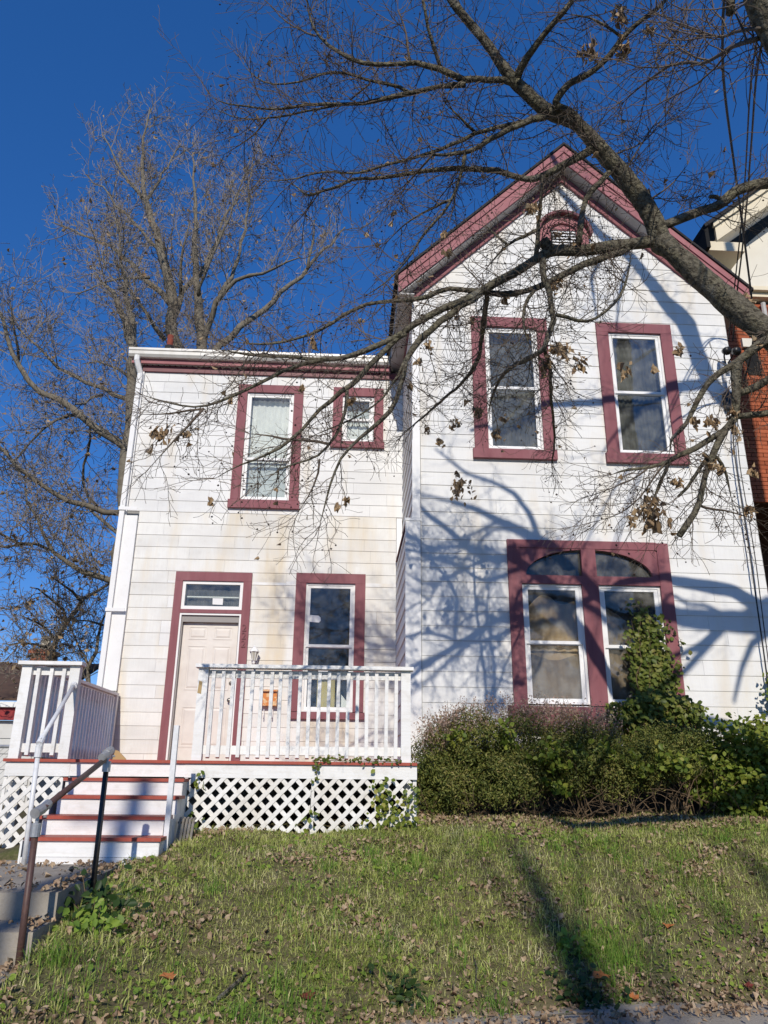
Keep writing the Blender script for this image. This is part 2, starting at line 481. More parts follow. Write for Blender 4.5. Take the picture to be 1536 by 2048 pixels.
def faces_mesh(name, V, F):
    """quick mesh from arrays: V (n,3), F (m,k) all the same k"""
    me = bpy.data.meshes.new(name)
    V = np.asarray(V, np.float32)
    F = np.asarray(F, np.int32)
    m, k = F.shape
    me.vertices.add(len(V))
    me.vertices.foreach_set('co', V.ravel())
    me.loops.add(m*k)
    me.loops.foreach_set('vertex_index', F.ravel())
    me.polygons.add(m)
    me.polygons.foreach_set('loop_start', np.arange(0, m*k, k, dtype=np.int32))
    me.polygons.foreach_set('loop_total', np.full(m, k, np.int32))
    me.update(calc_edges=True)
    return me

def unit(v):
    return v/(np.linalg.norm(v, axis=-1, keepdims=True)+1e-9)

def leaves_mesh(name, P, nrm, size, r, aspect=0.62, fold=0.35, jit=0.0, hang=0.0):
    """one six-sided, folded leaf per point"""
    n = len(P)
    nrm = unit(nrm)
    t = unit(np.cross(nrm, unit(r.normal(size=(n, 3)))))
    if hang:
        dn = np.array((0, 0, -1.0))-nrm*(-nrm[:, 2:3])
        t = unit(t*(1-hang)+unit(dn)*hang)
        t = unit(t-nrm*(t*nrm).sum(1, keepdims=True))
    b = np.cross(nrm, t)
    s = np.asarray(size).reshape(-1, 1)*np.ones((n, 1))
    fo = (r.uniform(-0.2, 1.0, (n, 1)))*fold
    w = aspect
    c = lambda a, q, h: P + t*s*a + b*s*q + nrm*s*h
    V = np.stack([c(-0.5, 0, 0), c(-0.15, -w/2, fo*0.5), c(0.2, -w*0.42, fo*0.55), c(0.55, 0, -fo*0.3),
                  c(0.2, w*0.42, fo*0.55), c(-0.15, w/2, fo*0.5)], 1)
    if jit: V = V + r.normal(0, jit, V.shape)*s[:, :, None]
    V = V.reshape(-1, 3)
    k = np.arange(n)[:, None]*6
    F = np.concatenate([k+np.array([[0, 1, 2, 3]]), k+np.array([[0, 3, 4, 5]])], 0)
    return faces_mesh(name, V, F)

# ------------------------------------------------------------------ ground
def sst(a, b, t):
    t = np.clip((t-a)/(b-a), 0, 1)
    return t*t*(3-2*t)
YR = [5.50, 5.78, 6.1, 6.6, 7.2, 8.0, 8.8, 10, 60]
ZR = [-1.56, -1.455, -1.30, -1.08, -0.82, -0.60, -0.46, -0.40, -0.40]
YL = [3.9, 4.3, 4.7, 5.4, 6.5, 7.4, 8.4, 10, 60]
ZL = [-1.58, -1.40, -1.24, -1.02, -0.80, -0.72, -0.60, -0.52, -0.5]
def hgt(x, y):
    x = np.asarray(x, float); y = np.asarray(y, float)
    ys = y - 0.19*np.clip(x-0.56, -0.3, 3.5)*(1-sst(6.2, 8.5, y))
    zr = np.interp(ys, YR, ZR)
    zl = np.interp(y, YL, ZL)
    w = sst(-2.0, 0.5, x)
    z = zl*(1-w)+zr*w
    z = z + 0.012*np.sin(x*17+3*np.sin(y*9))*np.sin(y*21+2*np.sin(x*7)) + 0.025*np.sin(x*2.1+y*1.3)+0.018*np.sin(x*4.7-y*3.1+1)
    # the cut for the front walk, and the yard left of it
    yard = np.interp(y, [4.5, 5.3, 6.5, 7.4, 9, 60], [-1.55, -1.35, -0.98, -0.80, -0.70, -0.6])
    wl = sst(-3.0, -3.4, x)
    z = z*(1-wl)+yard*wl
    cut = sst(-1.84, -1.93, x)*(1-wl)*(1-sst(7.55, 7.8, y))
    walk = np.interp(y, [4.6, 5.8, 7.4], [-1.7, -1.1, -1.0])
    z = z*(1-cut)+np.minimum(z, walk)*cut
    return z

def grid_ground(name, xs, ys, hf, m):
    X, Y = np.meshgrid(xs, ys)
    V = np.stack([X, Y, hf(X, Y)], -1).reshape(-1, 3)
    nx, ny = len(xs), len(ys)
    i = (np.arange(ny-1)[:, None]*nx + np.arange(nx-1)[None, :]).ravel()
    F = np.stack([i, i+1, i+1+nx, i+nx], 1)
    me = faces_mesh(name, V, F)
    return link(name, me, m, None, True)

b = MB(); b.box(-150, 150, -150, 260, -2.6, -1.75)
o = obj('ground', b, M['soil'], None); o['kind'] = 'structure'
xs = np.concatenate([np.arange(-30, -5, 1.0), np.arange(-5, 7.5, 0.06), np.arange(7.5, 30, 1.0)])
ys = np.concatenate([np.arange(3.9, 10.2, 0.06), np.arange(10.2, 40, 1.0)])
o = grid_ground('lawn', xs, ys, hgt, M['soil']); o['kind'] = 'structure'
b = MB(); b.box(-60, 60, 2.2, 6.5, -1.74, -1.482)
o = obj('sidewalk', b, M['concrete']); o['kind'] = 'structure'
b = MB(); b.box(-60, 60, 0.9, 2.19, -1.74, -1.50)
o = obj('verge', b, M['soil']); o['kind'] = 'structure'
b = MB(); b.box(-60, 60, 0.7, 0.89, -1.74, -1.48)
o = obj('kerb', b, M['concrete']); o['kind'] = 'structure'
b = MB(); b.box(-120, 120, -8.5, 0.69, -1.74, -1.62)
o = obj('street', b, M['asphalt']); o['kind'] = 'structure'

# front walk: concrete landing and steps down to the sidewalk
b = MB(); b.box(-3.32, -1.90, 4.40, 4.78, -1.70, -1.33)
fwk = obj('front_walk', b, M['concrete']); fwk['kind'] = 'structure'
for (y0, y1, z0, z1) in ((5.80, 7.75, -1.6, -0.765), (5.43, 5.797, -1.6, -0.94), (4.78, 5.427, -1.65, -1.13)):
    q = MB(); q.hexa([(-3.32, y0+0.01, z0), (-1.90, y0+0.01, z0), (-1.90, y1, z0), (-3.32, y1, z0),
                      (-3.32, y0, z1-0.004), (-1.90, y0, z1), (-1.90, y1, z1+0.012), (-3.32, y1, z1+0.01)])
    obj('concrete_step', q, M['concrete'], fwk)
# limbs measured on the real tree: x, y, z in cm and radius in mm, point after point
LIMBS=[[377,515,299,111,360,521,324,108,342,527,347,104,327,532,368,101,308,538,396,97,289,545,428,93,271,550,456,90],[271,550,456,90,265,545,473,86,255,540,490,82,237,532,510,77,218,525,528,71,204,520,540,67,196,517,549,65,186,514,551,63,174,511,552,60,163,508,554,58,151,504,563,55,135,498,573,51,124,494,585,47,109,487,604,42,92,480,620,38,78,474,634,33,69,470,646,30],[205,520,540,40,205,520,538,40,198,516,541,39,193,512,549,37,184,507,554,36,171,502,552,34,167,500,553,33,175,494,562,31,180,490,568,30,192,484,568,28,202,478,573,26,212,470,580,24,219,464,590,22,231,455,598,19,245,447,604,16,253,440,611,14],[135,498,573,35,136,497,574,35,138,487,582,32,145,477,586,30,153,467,591,27,159,458,595,25,163,451,597,23,171,440,599,20],[135,498,573,35,133,498,573,35,126,498,576,34,116,498,577,33,105,497,575,31,91,497,569,29,80,496,574,28,70,496,580,27,63,496,584,26,52,495,589,25,43,495,589,23,29,494,583,22,7,493,579,19,-5,493,579,18,-12,493,586,17,-18,492,590,16,-28,492,595,15,-40,491,607,13,-46,491,624,11,-50,490,651,9],[-40,491,607,9,-45,494,612,8,-58,501,627,7,-71,508,645,6,-89,520,682,5],[91,497,567,26,80,500,568,25,71,502,570,24,58,506,569,23,43,510,570,22,28,515,568,21,8,521,566,19,-10,525,569,17,-39,533,576,15,-63,540,578,13,-80,544,575,11,-100,549,588,9,-126,556,593,7,-142,560,608,6],[-10,526,570,13,-27,535,575,12,-52,547,581,11,-77,560,586,9,-93,567,591,8,-117,578,599,7,-132,585,614,6,-143,590,624,5],[-88,565,590,10,-88,566,589,9,-98,577,582,8,-117,589,579,6,-133,600,577,5],[43,511,570,18,42,511,571,18,33,513,581,17,26,514,583,16,9,517,587,15,-4,520,597,14,-16,522,604,13,-33,525,607,12,-40,527,601,11,-56,530,597,10,-73,533,596,9,-85,535,596,8,-96,537,605,7,-110,540,627,6],[9,517,586,9,1,522,584,8,-9,530,579,7],[70,496,580,17,69,495,581,17,66,489,587,17,59,480,597,15,54,471,607,14,50,460,619,13],[42,495,590,11,40,497,622,9,36,499,643,8,32,500,655,7],[168,509,553,35,170,510,551,35,161,510,548,33,148,512,546,30,141,512,543,29,129,513,537,27,123,514,532,25,111,515,523,22,100,517,516,20,90,518,511,18,82,518,507,16,72,519,510,15,64,520,511,13],[145,512,545,22,148,513,541,22,135,517,550,21,126,520,547,20,112,524,543,19,104,526,547,19,91,531,537,18,75,536,533,17,59,540,530,16,38,546,527,14,22,551,526,13,7,555,523,12,-2,558,519,12,-14,561,525,11,-39,567,532,9,-55,572,526,8,-73,576,525,7,-88,580,529,6],[103,527,546,16,104,526,547,15,91,517,548,12,81,510,551,9],[212,523,533,36,199,527,524,34,188,529,520,33,174,533,512,31,156,538,505,29,140,542,512,28,127,545,521,27,112,548,524,25,91,553,529,23,77,556,530,22,58,561,531,20,42,564,529,19,23,568,528,17,11,571,529,16,-5,574,531,14,-19,578,524,13,-39,582,520,11,-47,584,516,10,-59,587,531,8,-70,590,540,7],[92,517,513,17,94,518,512,17,91,526,498,16,88,531,489,15,83,537,479,14,73,547,464,13,60,554,459,12,54,561,448,11,47,567,438,10,34,576,425,8,20,584,416,7,9,590,413,6],[83,537,479,13,69,547,481,12,59,555,477,10,47,563,478,9,41,568,475,8,28,580,465,6],[64,520,511,11,62,523,511,10,53,540,510,8,43,556,509,7,32,570,509,5],[271,550,455,56,253,551,452,54,230,552,449,51,208,553,444,49,191,554,443,47,177,555,444,45,168,555,440,44,156,556,432,42,145,556,423,41,134,557,416,39,122,557,409,38,110,558,400,36,99,559,393,34,82,560,385,32,73,560,381,31,63,561,374,30,49,561,365,28,41,562,357,27,25,563,348,24,3,564,337,22,-12,565,332,20,-34,566,331,17,-52,567,334,15,-74,568,334,13,-92,569,336,11,-113,570,340,8],[172,555,442,53,174,554,443,52,168,552,446,48,165,550,451,44],[-26,566,331,21,-28,566,331,21,-39,567,330,20,-61,569,319,17,-73,570,312,16,-92,572,302,14,-109,574,293,12,-124,575,287,10,-141,577,288,8,-155,578,293,7,-169,579,297,6,-176,580,300,5],[-123,575,287,12,-128,576,279,11,-134,577,273,10,-140,577,265,9,-146,578,257,7,-151,579,252,7,-156,579,244,5,-162,580,236,4],[-125,575,286,10,-139,579,287,9,-150,583,285,7,-158,585,284,6,-166,587,286,6,-178,590,287,4],[250,551,451,34,253,551,451,33,245,553,447,33,240,553,443,32,224,555,440,31,208,557,435,30,198,559,430,30,183,561,422,28,172,563,415,28,161,564,413,27,153,565,407,26,139,567,403,25,129,568,403,25,121,569,407,24,102,572,410,23,85,574,416,22,71,576,412,21,58,578,400,20,43,580,404,19,21,583,403,18,0,586,397,16,-12,587,388,15,-32,590,375,14,-46,592,367,13,-67,595,363,11,-90,598,363,10,-107,600,366,9],[110,558,400,35,110,558,397,35,100,560,390,33,91,561,385,32,79,563,376,30,66,565,366,28,57,566,358,27,50,568,346,25,43,570,334,24,42,571,319,22,37,574,297,20,28,576,282,18,7,579,268,15,-12,583,246,11,-19,587,217,8,-24,590,192,5],[43,562,358,30,45,562,360,30,39,563,354,29,32,564,349,28,24,566,340,26,13,568,330,24,5,570,314,22,-14,573,302,20,-27,576,290,17,-39,578,276,15,-53,581,258,13,-71,584,249,10,-94,587,242,7,-111,590,231,5],[-5,572,308,17,-2,572,305,16,-4,573,298,16,-5,575,289,15,-9,577,273,13,-18,579,260,12,-22,581,253,11,-26,582,247,10,-47,585,244,8,-63,587,240,6,-73,590,226,5],[-18,580,260,12,-30,582,264,12,-47,584,266,11,-60,586,264,10,-69,587,271,9,-86,590,272,8],[-26,582,247,10,-25,583,238,9,-26,585,231,8,-33,587,217,6,-41,590,205,4],[43,569,334,13,36,577,316,11,27,584,305,10,7,593,293,8,-28,607,283,6,-34,610,281,5],[165,555,438,31,167,555,440,31,164,553,423,29,162,550,405,28,167,549,394,26,169,547,381,25,170,545,368,24,166,543,356,23,161,542,345,22,156,540,333,21],[156,540,333,25,157,596,357,23,156,639,375,21,154,677,389,19,154,700,395,18,156,745,404,15,163,820,412,9],[157,540,334,16,173,582,339,16,190,645,339,14,203,683,337,13,215,727,332,11,220,762,326,9,226,780,323,8],[159,555,434,22,160,554,437,22,159,550,448,20,160,546,459,19,162,540,475,17,163,535,491,15,163,530,504,13],[116,558,404,26,116,562,405,26,120,591,407,25,122,624,407,24,128,663,405,22,127,687,404,21,122,718,402,19,108,754,404,17,95,789,404,15,79,824,403,12,62,860,400,9],[165,563,413,18,163,563,412,18,149,560,397,16,146,558,388,15,143,555,371,13,145,552,354,12,147,550,342,10],[159,547,458,18,145,550,452,15,133,553,447,12,126,555,439,10,122,556,435,9,118,558,428,8,112,560,421,6],[133,553,447,13,126,556,456,11,122,558,462,9,118,560,470,7],[170,546,371,17,176,545,374,17,187,545,367,16,195,544,357,14,207,543,370,13,228,542,388,12,236,541,416,10,239,540,433,9],[230,530,517,27,220,532,505,27,214,534,503,27,207,536,496,27,202,537,489,27,198,541,466,27,195,545,444,26],[360,520,352,45,339,525,342,39,324,528,331,35,313,531,322,32,297,535,313,28,288,537,304,25,280,540,291,21,274,543,279,18,269,545,269,16,256,548,258,12,257,550,250,10],[313,531,322,41,312,534,311,39,312,536,301,36,311,540,285,33,311,542,277,31,301,546,266,28,289,549,260,25,279,553,253,23,266,556,249,20,257,559,243,17,243,563,240,14,223,568,239,10,215,570,236,8],[259,558,245,16,253,563,232,13,249,566,221,11,244,570,210,8],[255,559,242,10,244,560,230,8,237,560,219,6],[302,546,267,28,301,546,265,28,295,548,253,28,287,549,245,27,284,552,227,26,276,555,206,25,268,558,189,24,260,560,181,24],[276,555,206,12,281,558,202,11,302,564,206,8,320,570,203,5],[287,550,245,16,283,551,245,16,279,554,233,14,273,557,220,13,263,560,214,12],[289,549,247,16,304,552,245,15,299,553,242,14,306,557,226,12,307,560,213,10],[312,538,296,28,323,536,299,29,338,533,308,31,356,530,316,33],[311,542,278,24,318,540,281,25,329,537,278,26,349,530,279,28],[237,560,219,7,236,560,217,7,224,560,204,6,210,560,195,5,196,560,192,4],[243,563,240,8,230,562,228,7,211,561,221,5,195,560,214,4],[275,545,468,38,294,543,476,40,310,541,483,42,323,540,486,44,330,539,492,45,337,538,500,46,344,537,504,47,360,535,509,49,375,534,511,50,409,530,518,54],[329,539,492,23,329,539,493,22,322,536,498,20,315,535,493,18],[213,260,286,78,200,253,305,73,190,248,321,70,182,243,335,66,179,240,346,64],[182,250,322,12,182,253,325,11,182,264,337,11,181,273,344,11,182,283,348,10,180,293,355,10,180,302,369,9,178,312,382,9,175,324,391,8,173,336,394,7,168,350,402,6,166,360,403,5],[180,245,322,9,181,250,328,9,184,268,350,8,186,277,356,8,187,292,377,7,188,309,402,7,189,325,427,6,189,340,454,5],[171,245,352,21,171,247,345,20,171,249,341,19,171,250,337,19],[219,463,589,13,210,460,594,12,197,457,600,10,185,454,601,9,170,450,596,8],[237,532,510,9,239,532,513,9,248,529,530,8,263,524,555,6,277,520,575,5],[223,527,523,9,222,527,526,9,237,528,534,8,258,528,542,7,288,530,589,5],[257,541,487,10,262,539,493,9,279,535,499,7,289,532,513,6,296,530,523,5]]
FARLIMBS=[[1,[-451,1900,349,181,-474,1900,679,182,-493,1900,971,179,-506,1900,1127,173,-518,1900,1225,164,-529,1900,1283,154,-542,1900,1350,144,-554,1900,1402,134,-571,1900,1445,123,-590,1900,1506,112,-611,1900,1560,102,-627,1900,1605,90,-640,1900,1636,79,-656,1900,1697,68,-662,1900,1744,56,-676,1900,1812,44,-674,1900,1891,33,-668,1900,2003,21]],[1,[-519,1900,1225,98,-522,1919,1284,90,-512,1937,1338,81,-476,1956,1420,72,-440,1974,1505,63,-436,1993,1580,53,-433,2011,1652,43,-405,2030,1758,32,-378,2048,1844,21]],[1,[-502,1900,1313,75,-502,1871,1339,60,-503,1841,1368,46,-487,1812,1411,32,-471,1783,1477,18]],[1,[-529,1900,1274,99,-562,1921,1321,90,-593,1942,1361,81,-633,1963,1407,71,-683,1984,1473,61,-749,2005,1536,51,-824,2026,1596,40,-899,2047,1638,29,-984,2067,1680,18]],[1,[-640,1900,1636,65,-673,1899,1667,56,-701,1898,1693,46,-729,1897,1738,37,-766,1896,1822,27,-800,1895,1882,17]],[1,[-571,1900,1445,63,-602,1909,1486,54,-635,1918,1531,45,-716,1927,1623,36,-772,1936,1694,26,-846,1945,1766,16]],[1,[-640,1900,1636,52,-634,1927,1703,44,-626,1953,1786,35,-602,1980,1883,26,-588,2006,1966,17]],[1,[-598,1900,1365,50,-653,1902,1364,42,-706,1904,1361,33,-760,1906,1327,25,-806,1907,1301,16]],[1,[-534,1900,1158,73,-574,1873,1204,56,-607,1846,1250,40,-631,1819,1279,24]],[2,[-357,1850,341,167,-393,1850,802,162,-414,1850,1101,151,-430,1850,1188,134,-442,1850,1260,116,-453,1850,1343,97,-469,1850,1446,79,-472,1850,1534,60,-484,1850,1642,40,-504,1850,1773,20]],[2,[-415,1850,1116,95,-408,1826,1181,84,-372,1802,1247,73,-335,1778,1278,61,-287,1754,1284,50,-237,1730,1276,39,-189,1706,1281,28,-148,1682,1289,17]],[2,[-418,1850,1054,106,-364,1862,1137,96,-303,1874,1215,87,-244,1886,1282,77,-191,1898,1348,66,-144,1910,1423,55,-112,1922,1486,44,-68,1933,1551,32,-37,1945,1609,20]],[2,[-139,1850,1379,50,-116,1842,1440,38,-125,1834,1494,27,-126,1827,1532,15]],[2,[-442,1850,1260,61,-461,1827,1280,53,-419,1804,1320,45,-391,1782,1369,38,-363,1759,1463,30,-342,1736,1513,23,-305,1713,1634,16]],[2,[-382,1850,1280,73,-364,1880,1361,63,-352,1911,1446,53,-339,1941,1569,42,-349,1972,1730,31,-349,2002,1920,18]],[3,[-507,1700,222,178,-518,1700,424,170,-526,1700,604,160,-535,1700,784,149,-544,1700,920,136,-551,1700,1005,122,-570,1700,1062,106,-589,1700,1095,90,-609,1700,1142,73,-625,1700,1171,56,-653,1700,1193,39,-677,1700,1230,22]],[3,[-550,1700,990,97,-547,1694,1027,84,-570,1689,1098,71,-593,1683,1191,58,-607,1677,1267,45,-626,1671,1343,31,-644,1666,1402,17]],[3,[-526,1700,725,103,-531,1693,730,97,-572,1686,758,92,-630,1680,796,86,-672,1673,817,80,-706,1666,833,75,-742,1659,854,69,-777,1652,881,64,-804,1646,914,58,-814,1639,941,53,-831,1632,988,47,-848,1625,1031,42,-869,1618,1067,36]],[3,[-545,1700,865,63,-557,1706,879,58,-611,1713,890,52,-674,1719,921,46,-739,1726,955,40,-776,1732,997,35,-814,1739,1035,29,-865,1745,1078,23,-896,1752,1118,17]],[3,[-546,1700,920,43,-558,1708,935,35,-593,1716,962,28,-641,1724,981,21,-685,1732,978,13]],[3,[-671,1700,822,42,-707,1708,820,37,-740,1716,798,31,-778,1724,757,26,-803,1732,729,21,-825,1740,687,16]],[3,[-829,1700,965,43,-819,1669,989,33,-820,1638,1011,23,-830,1606,1074,13]],[3,[-613,1700,876,42,-629,1657,839,31,-641,1614,806,20]],[3,[-522,1700,573,70,-529,1691,577,67,-564,1682,572,64,-603,1673,569,61,-635,1664,578,58,-659,1655,594,55,-681,1646,610,52,-709,1637,626,49,-732,1628,642,47,-757,1619,667,44,-789,1610,687,41,-810,1601,704,39]],[3,[-513,1700,403,78,-529,1692,408,70,-581,1685,418,63,-617,1677,431,56,-648,1669,447,49,-670,1662,470,42,-690,1654,508,35,-705,1646,544,28,-715,1639,583,21,-730,1631,615,14]],[3,[-681,1700,479,39,-707,1672,480,37,-721,1643,486,34,-735,1615,486,32,-744,1586,483,29,-752,1558,479,27]],[3,[-722,1700,488,29,-729,1633,469,26,-729,1566,447,23]],[3,[-633,1700,801,31,-638,1746,775,32,-676,1793,727,32,-677,1839,671,33,-644,1886,644,33]],[4,[-695,1850,137,90,-709,1876,220,83,-719,1903,289,77,-724,1929,314,69,-713,1955,366,61,-690,1981,418,53,-679,2008,459,44,-640,2034,484,35]],[4,[-675,1850,346,41,-676,1819,371,34,-685,1788,388,26,-699,1757,399,19,-720,1725,397,12]],[4,[-694,1850,301,41,-697,1787,317,31,-702,1723,322,21,-704,1660,320,11]],[4,[-644,1850,391,42,-649,1811,406,31,-667,1771,421,21,-683,1732,428,12]],[4,[-605,1850,161,60,-611,1870,232,51,-611,1890,295,42,-606,1910,348,32,-605,1930,390,22]],[4,[-605,1850,230,30,-639,1887,282,24,-675,1925,324,18,-705,1962,362,11]],[4,[-699,1850,281,41,-708,1786,276,30,-716,1723,271,20,-720,1659,256,11]],[4,[-587,1850,337,31,-610,1860,351,24,-637,1871,350,17,-665,1881,353,11]]]
CLUMPS=[[-1.6,5.85,2.7,0.1,14],[-1.36,5.77,2.65,0.037,3],[1.29,8.11,3.22,0.173,18],[2.44,5.7,2.09,0.138,30],[2.23,5.6,1.94,0.04,4],[1.93,4.76,5.89,0.094,12],[2.2,4.66,5.82,0.084,14],[2.18,4.59,6.17,0.093,12],[2.38,4.54,5.89,0.05,5],[0.33,5.68,4.86,0.055,3],[1.54,5.38,4.8,0.097,10],[1.78,5.5,4.59,0.045,4],[1.71,5.52,4.47,0.044,5],[2.25,5.44,3.21,0.058,5],[2.0,5.82,3.48,0.071,9],[1.75,5.63,4.13,0.044,5],[1.81,5.55,4.5,0.036,3],[1.33,5.68,4.04,0.044,5],[1.8,5.62,4.18,0.053,6],[1.12,6.16,4.09,0.038,3],[1.15,7.8,3.83,0.068,6],[1.49,8.11,4.14,0.072,6],[1.72,8.11,3.87,0.083,8],[1.82,8.11,4.05,0.06,5],[2.91,5.47,2.75,0.057,8],[2.77,5.43,2.75,0.049,6],[3.07,5.4,2.83,0.057,8],[3.1,5.44,2.69,0.049,7],[2.88,5.49,2.43,0.056,8],[2.98,5.54,2.4,0.049,6],[2.65,5.62,2.3,0.053,5],[3.28,5.57,2.38,0.041,4],[3.26,5.69,2.08,0.049,5],[3.32,5.33,3.84,0.068,9],[2.69,5.36,3.39,0.05,6],[2.47,5.39,3.19,0.033,3],[-0.37,5.91,3.66,0.04,3],[0.05,5.86,3.85,0.031,2],[-0.43,5.68,3.06,0.029,3],[-0.03,5.87,2.14,0.029,4],[-0.1,5.88,2.09,0.029,4],[-1.13,5.9,2.12,0.025,2],[-0.02,5.73,2.98,0.029,3],[-1.01,5.73,2.95,0.025,2],[0.82,5.5,4.35,0.039,4],[0.77,5.48,4.5,0.04,4],[1.65,5.66,3.36,0.06,8],[1.76,5.5,3.4,0.067,9],[1.66,5.42,3.39,0.058,8],[0.57,5.69,3.36,0.034,3],[0.9,8.2,3.9,0.054,4],[1.04,8.15,3.75,0.047,4],[0.65,5.66,3.5,0.034,3]]
# ------------------------------------------------------------------ the white house
H = thing('white_house', (0.9, 14.0, -0.5), 'white sided two-storey house with mauve window trim and a steep front gable', 'house')
XL0, XL1, YL_ = -3.74, 0.90, 12.0           # left wing
XR0, XR1, YR_ = 0.90, 5.80, 10.0            # gabled wing
APX, RK = 3.37, 0.975                       # rake of the gable
def rake(x, top=9.34): return top-RK*abs(x-APX)

OPL = [(-1.86, -0.99, 4.29, 6.34), (-0.20, 0.41, 5.40, 6.33), (-2.64, -1.64, 0.10, 2.92), (-0.69, 0.15, 0.88, 2.94)]
OPR = [(1.95, 2.82, 4.44, 6.54), (3.87, 4.76, 4.44, 6.52), (2.34, 4.29, 0.88, 2.50), (2.42, 4.19, 2.56, 2.98), (3.14, 3.53, 8.05, 8.50)]

def sheath(name, x0, x1, z0, z1, ops, y, th, m, clipfn=None):
    xs_ = sorted({x0, x1, *[v for o in ops for v in o[:2] if x0 < v < x1]})
    zs_ = sorted({z0, z1, *[v for o in ops for v in o[2:] if z0 < v < z1]})
    b = MB()
    for i in range(len(xs_)-1):
        for j in range(len(zs_)-1):
            cx, cz = (xs_[i]+xs_[i+1])/2, (zs_[j]+zs_[j+1])/2
            if any(o[0] < cx < o[1] and o[2] < cz < o[3] for o in ops): continue
            poly = [(xs_[i], zs_[j]), (xs_[i+1], zs_[j]), (xs_[i+1], zs_[j+1]), (xs_[i], zs_[j+1])]
            if clipfn: poly = clipfn(poly)
            if len(poly) >= 3: b.prism(poly, y, y+th)
    return obj(name, b, m, H)
def gclip(p):
    p = clip(p, RK, -1, 9.40-RK*APX)
    return clip(p, -RK, -1, 9.40+RK*APX) if p else p
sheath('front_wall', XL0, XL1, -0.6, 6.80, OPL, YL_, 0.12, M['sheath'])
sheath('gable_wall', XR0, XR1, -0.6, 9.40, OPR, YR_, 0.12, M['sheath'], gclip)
box('foundation', M['shadestone'], H, XR0, XR1, 9.99, 9.999, -0.7, 0.098)  # dark sheet: the shade behind the hedge is put into its colour
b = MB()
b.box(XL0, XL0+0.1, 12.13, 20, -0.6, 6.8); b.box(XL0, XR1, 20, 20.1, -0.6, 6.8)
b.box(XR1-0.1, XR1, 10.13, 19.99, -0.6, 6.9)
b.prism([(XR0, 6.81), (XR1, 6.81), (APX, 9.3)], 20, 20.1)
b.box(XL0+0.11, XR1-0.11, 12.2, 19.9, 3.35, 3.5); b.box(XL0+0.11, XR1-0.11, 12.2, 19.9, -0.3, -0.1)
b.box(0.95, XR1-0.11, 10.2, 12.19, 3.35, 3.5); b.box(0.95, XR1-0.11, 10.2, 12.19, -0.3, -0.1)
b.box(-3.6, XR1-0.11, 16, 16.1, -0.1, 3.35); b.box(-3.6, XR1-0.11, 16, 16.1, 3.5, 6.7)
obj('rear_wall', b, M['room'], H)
# side wall of the gabled wing, upper part at x = 0.90, a shallow bay below
b = MB(); b.box(0.90, 1.0, 10.13, 20, 3.30, 6.95); b.box(0.90, 1.0, 12.0, 20, 6.96, 7.0)
b.box(0.80, 0.92, 10.0, 11.9, -0.6, 3.30)
obj('side_wall', b, M['sheath'], H)

# siding: lapped courses of separate boards, each proud at its bottom edge
def course_piece(mb, poly, y, zb, h):
    n = len(poly)
    front = [(x, y-0.004-0.009*max(0.0, 1-(z-zb)/h), z) for x, z in poly]
    back = [(x, y-0.0005, z) for x, z in poly]
    fs = [tuple(range(n)), tuple(range(2*n-1, n-1, -1))]
    for i in range(n):
        j = (i+1) % n
        fs.append((i, i+n, j+n, j))
    mb.add(front+back, fs)

PIECES = []
def siding(x0, x1, z0, z1, y, ops, plen, m, clipfn=None, h=0.2, seed=1, taper=None, vary=0.25, gap=0.0013):
    r = random.Random(seed)
    k = 0
    z = z0
    while z < z1-0.02:
        zt = min(z+h, z1)
        x = x0
        a, b_ = x0, x1
        if clipfn:
            lim = [xx for xx in np.linspace(x0, x1, 400) if clipfn(xx) > z]
            if not lim: break
            a, b_ = lim[0], lim[-1]
        cuts = [a]
        q = a+plen*(0.35+0.65*r.random())
        while q < b_-0.25*plen:
            cuts.append(q)
            q += plen*(1+vary*(r.random()-0.5))
        cuts.append(b_)
        for i in range(len(cuts)-1):
            rects = [(cuts[i]+gap, cuts[i+1]-gap, z-0.002+r.uniform(-0.003, 0.003), zt-0.004)]
            for o in ops:
                rects = [s for rr in rects for s in subtract(rects=[rr], o=o)]
            for (p0, p1, q0, q1) in rects:
                if p1-p0 < 0.03 or q1-q0 < 0.015: continue
                mb = MB()
                poly = [(p0, q0), (p1, q0), (p1, q1), (p0, q1)]
                if clipfn:
                    poly = clip(poly, RK, -1, 9.36-RK*APX)
                    if poly: poly = clip(poly, -RK, -1, 9.36+RK*APX)
                if len(poly) >= 3:
                    course_piece(mb, poly, y, z, h)
                    PIECES.append(((p1-p0)*(q1-q0), mb, m))
        z += h
        k += 1
siding(-3.45, 0.78, 0.08, 4.08, 12.0, OPL, 0.98, M['siding2'], seed=3)
siding(-3.64, 0.89, 4.08, 6.66, 12.0, OPL, 0.95, M['siding'], seed=4)
siding(0.995, 5.79, 0.1, 6.9, 10.0, OPR, 2.6, M['siding'], seed=5)
siding(0.905, 5.83, 6.9, 9.36, 10.0, OPR, 2.6, M['siding'], clipfn=lambda x: rake(x, 9.36), seed=6)
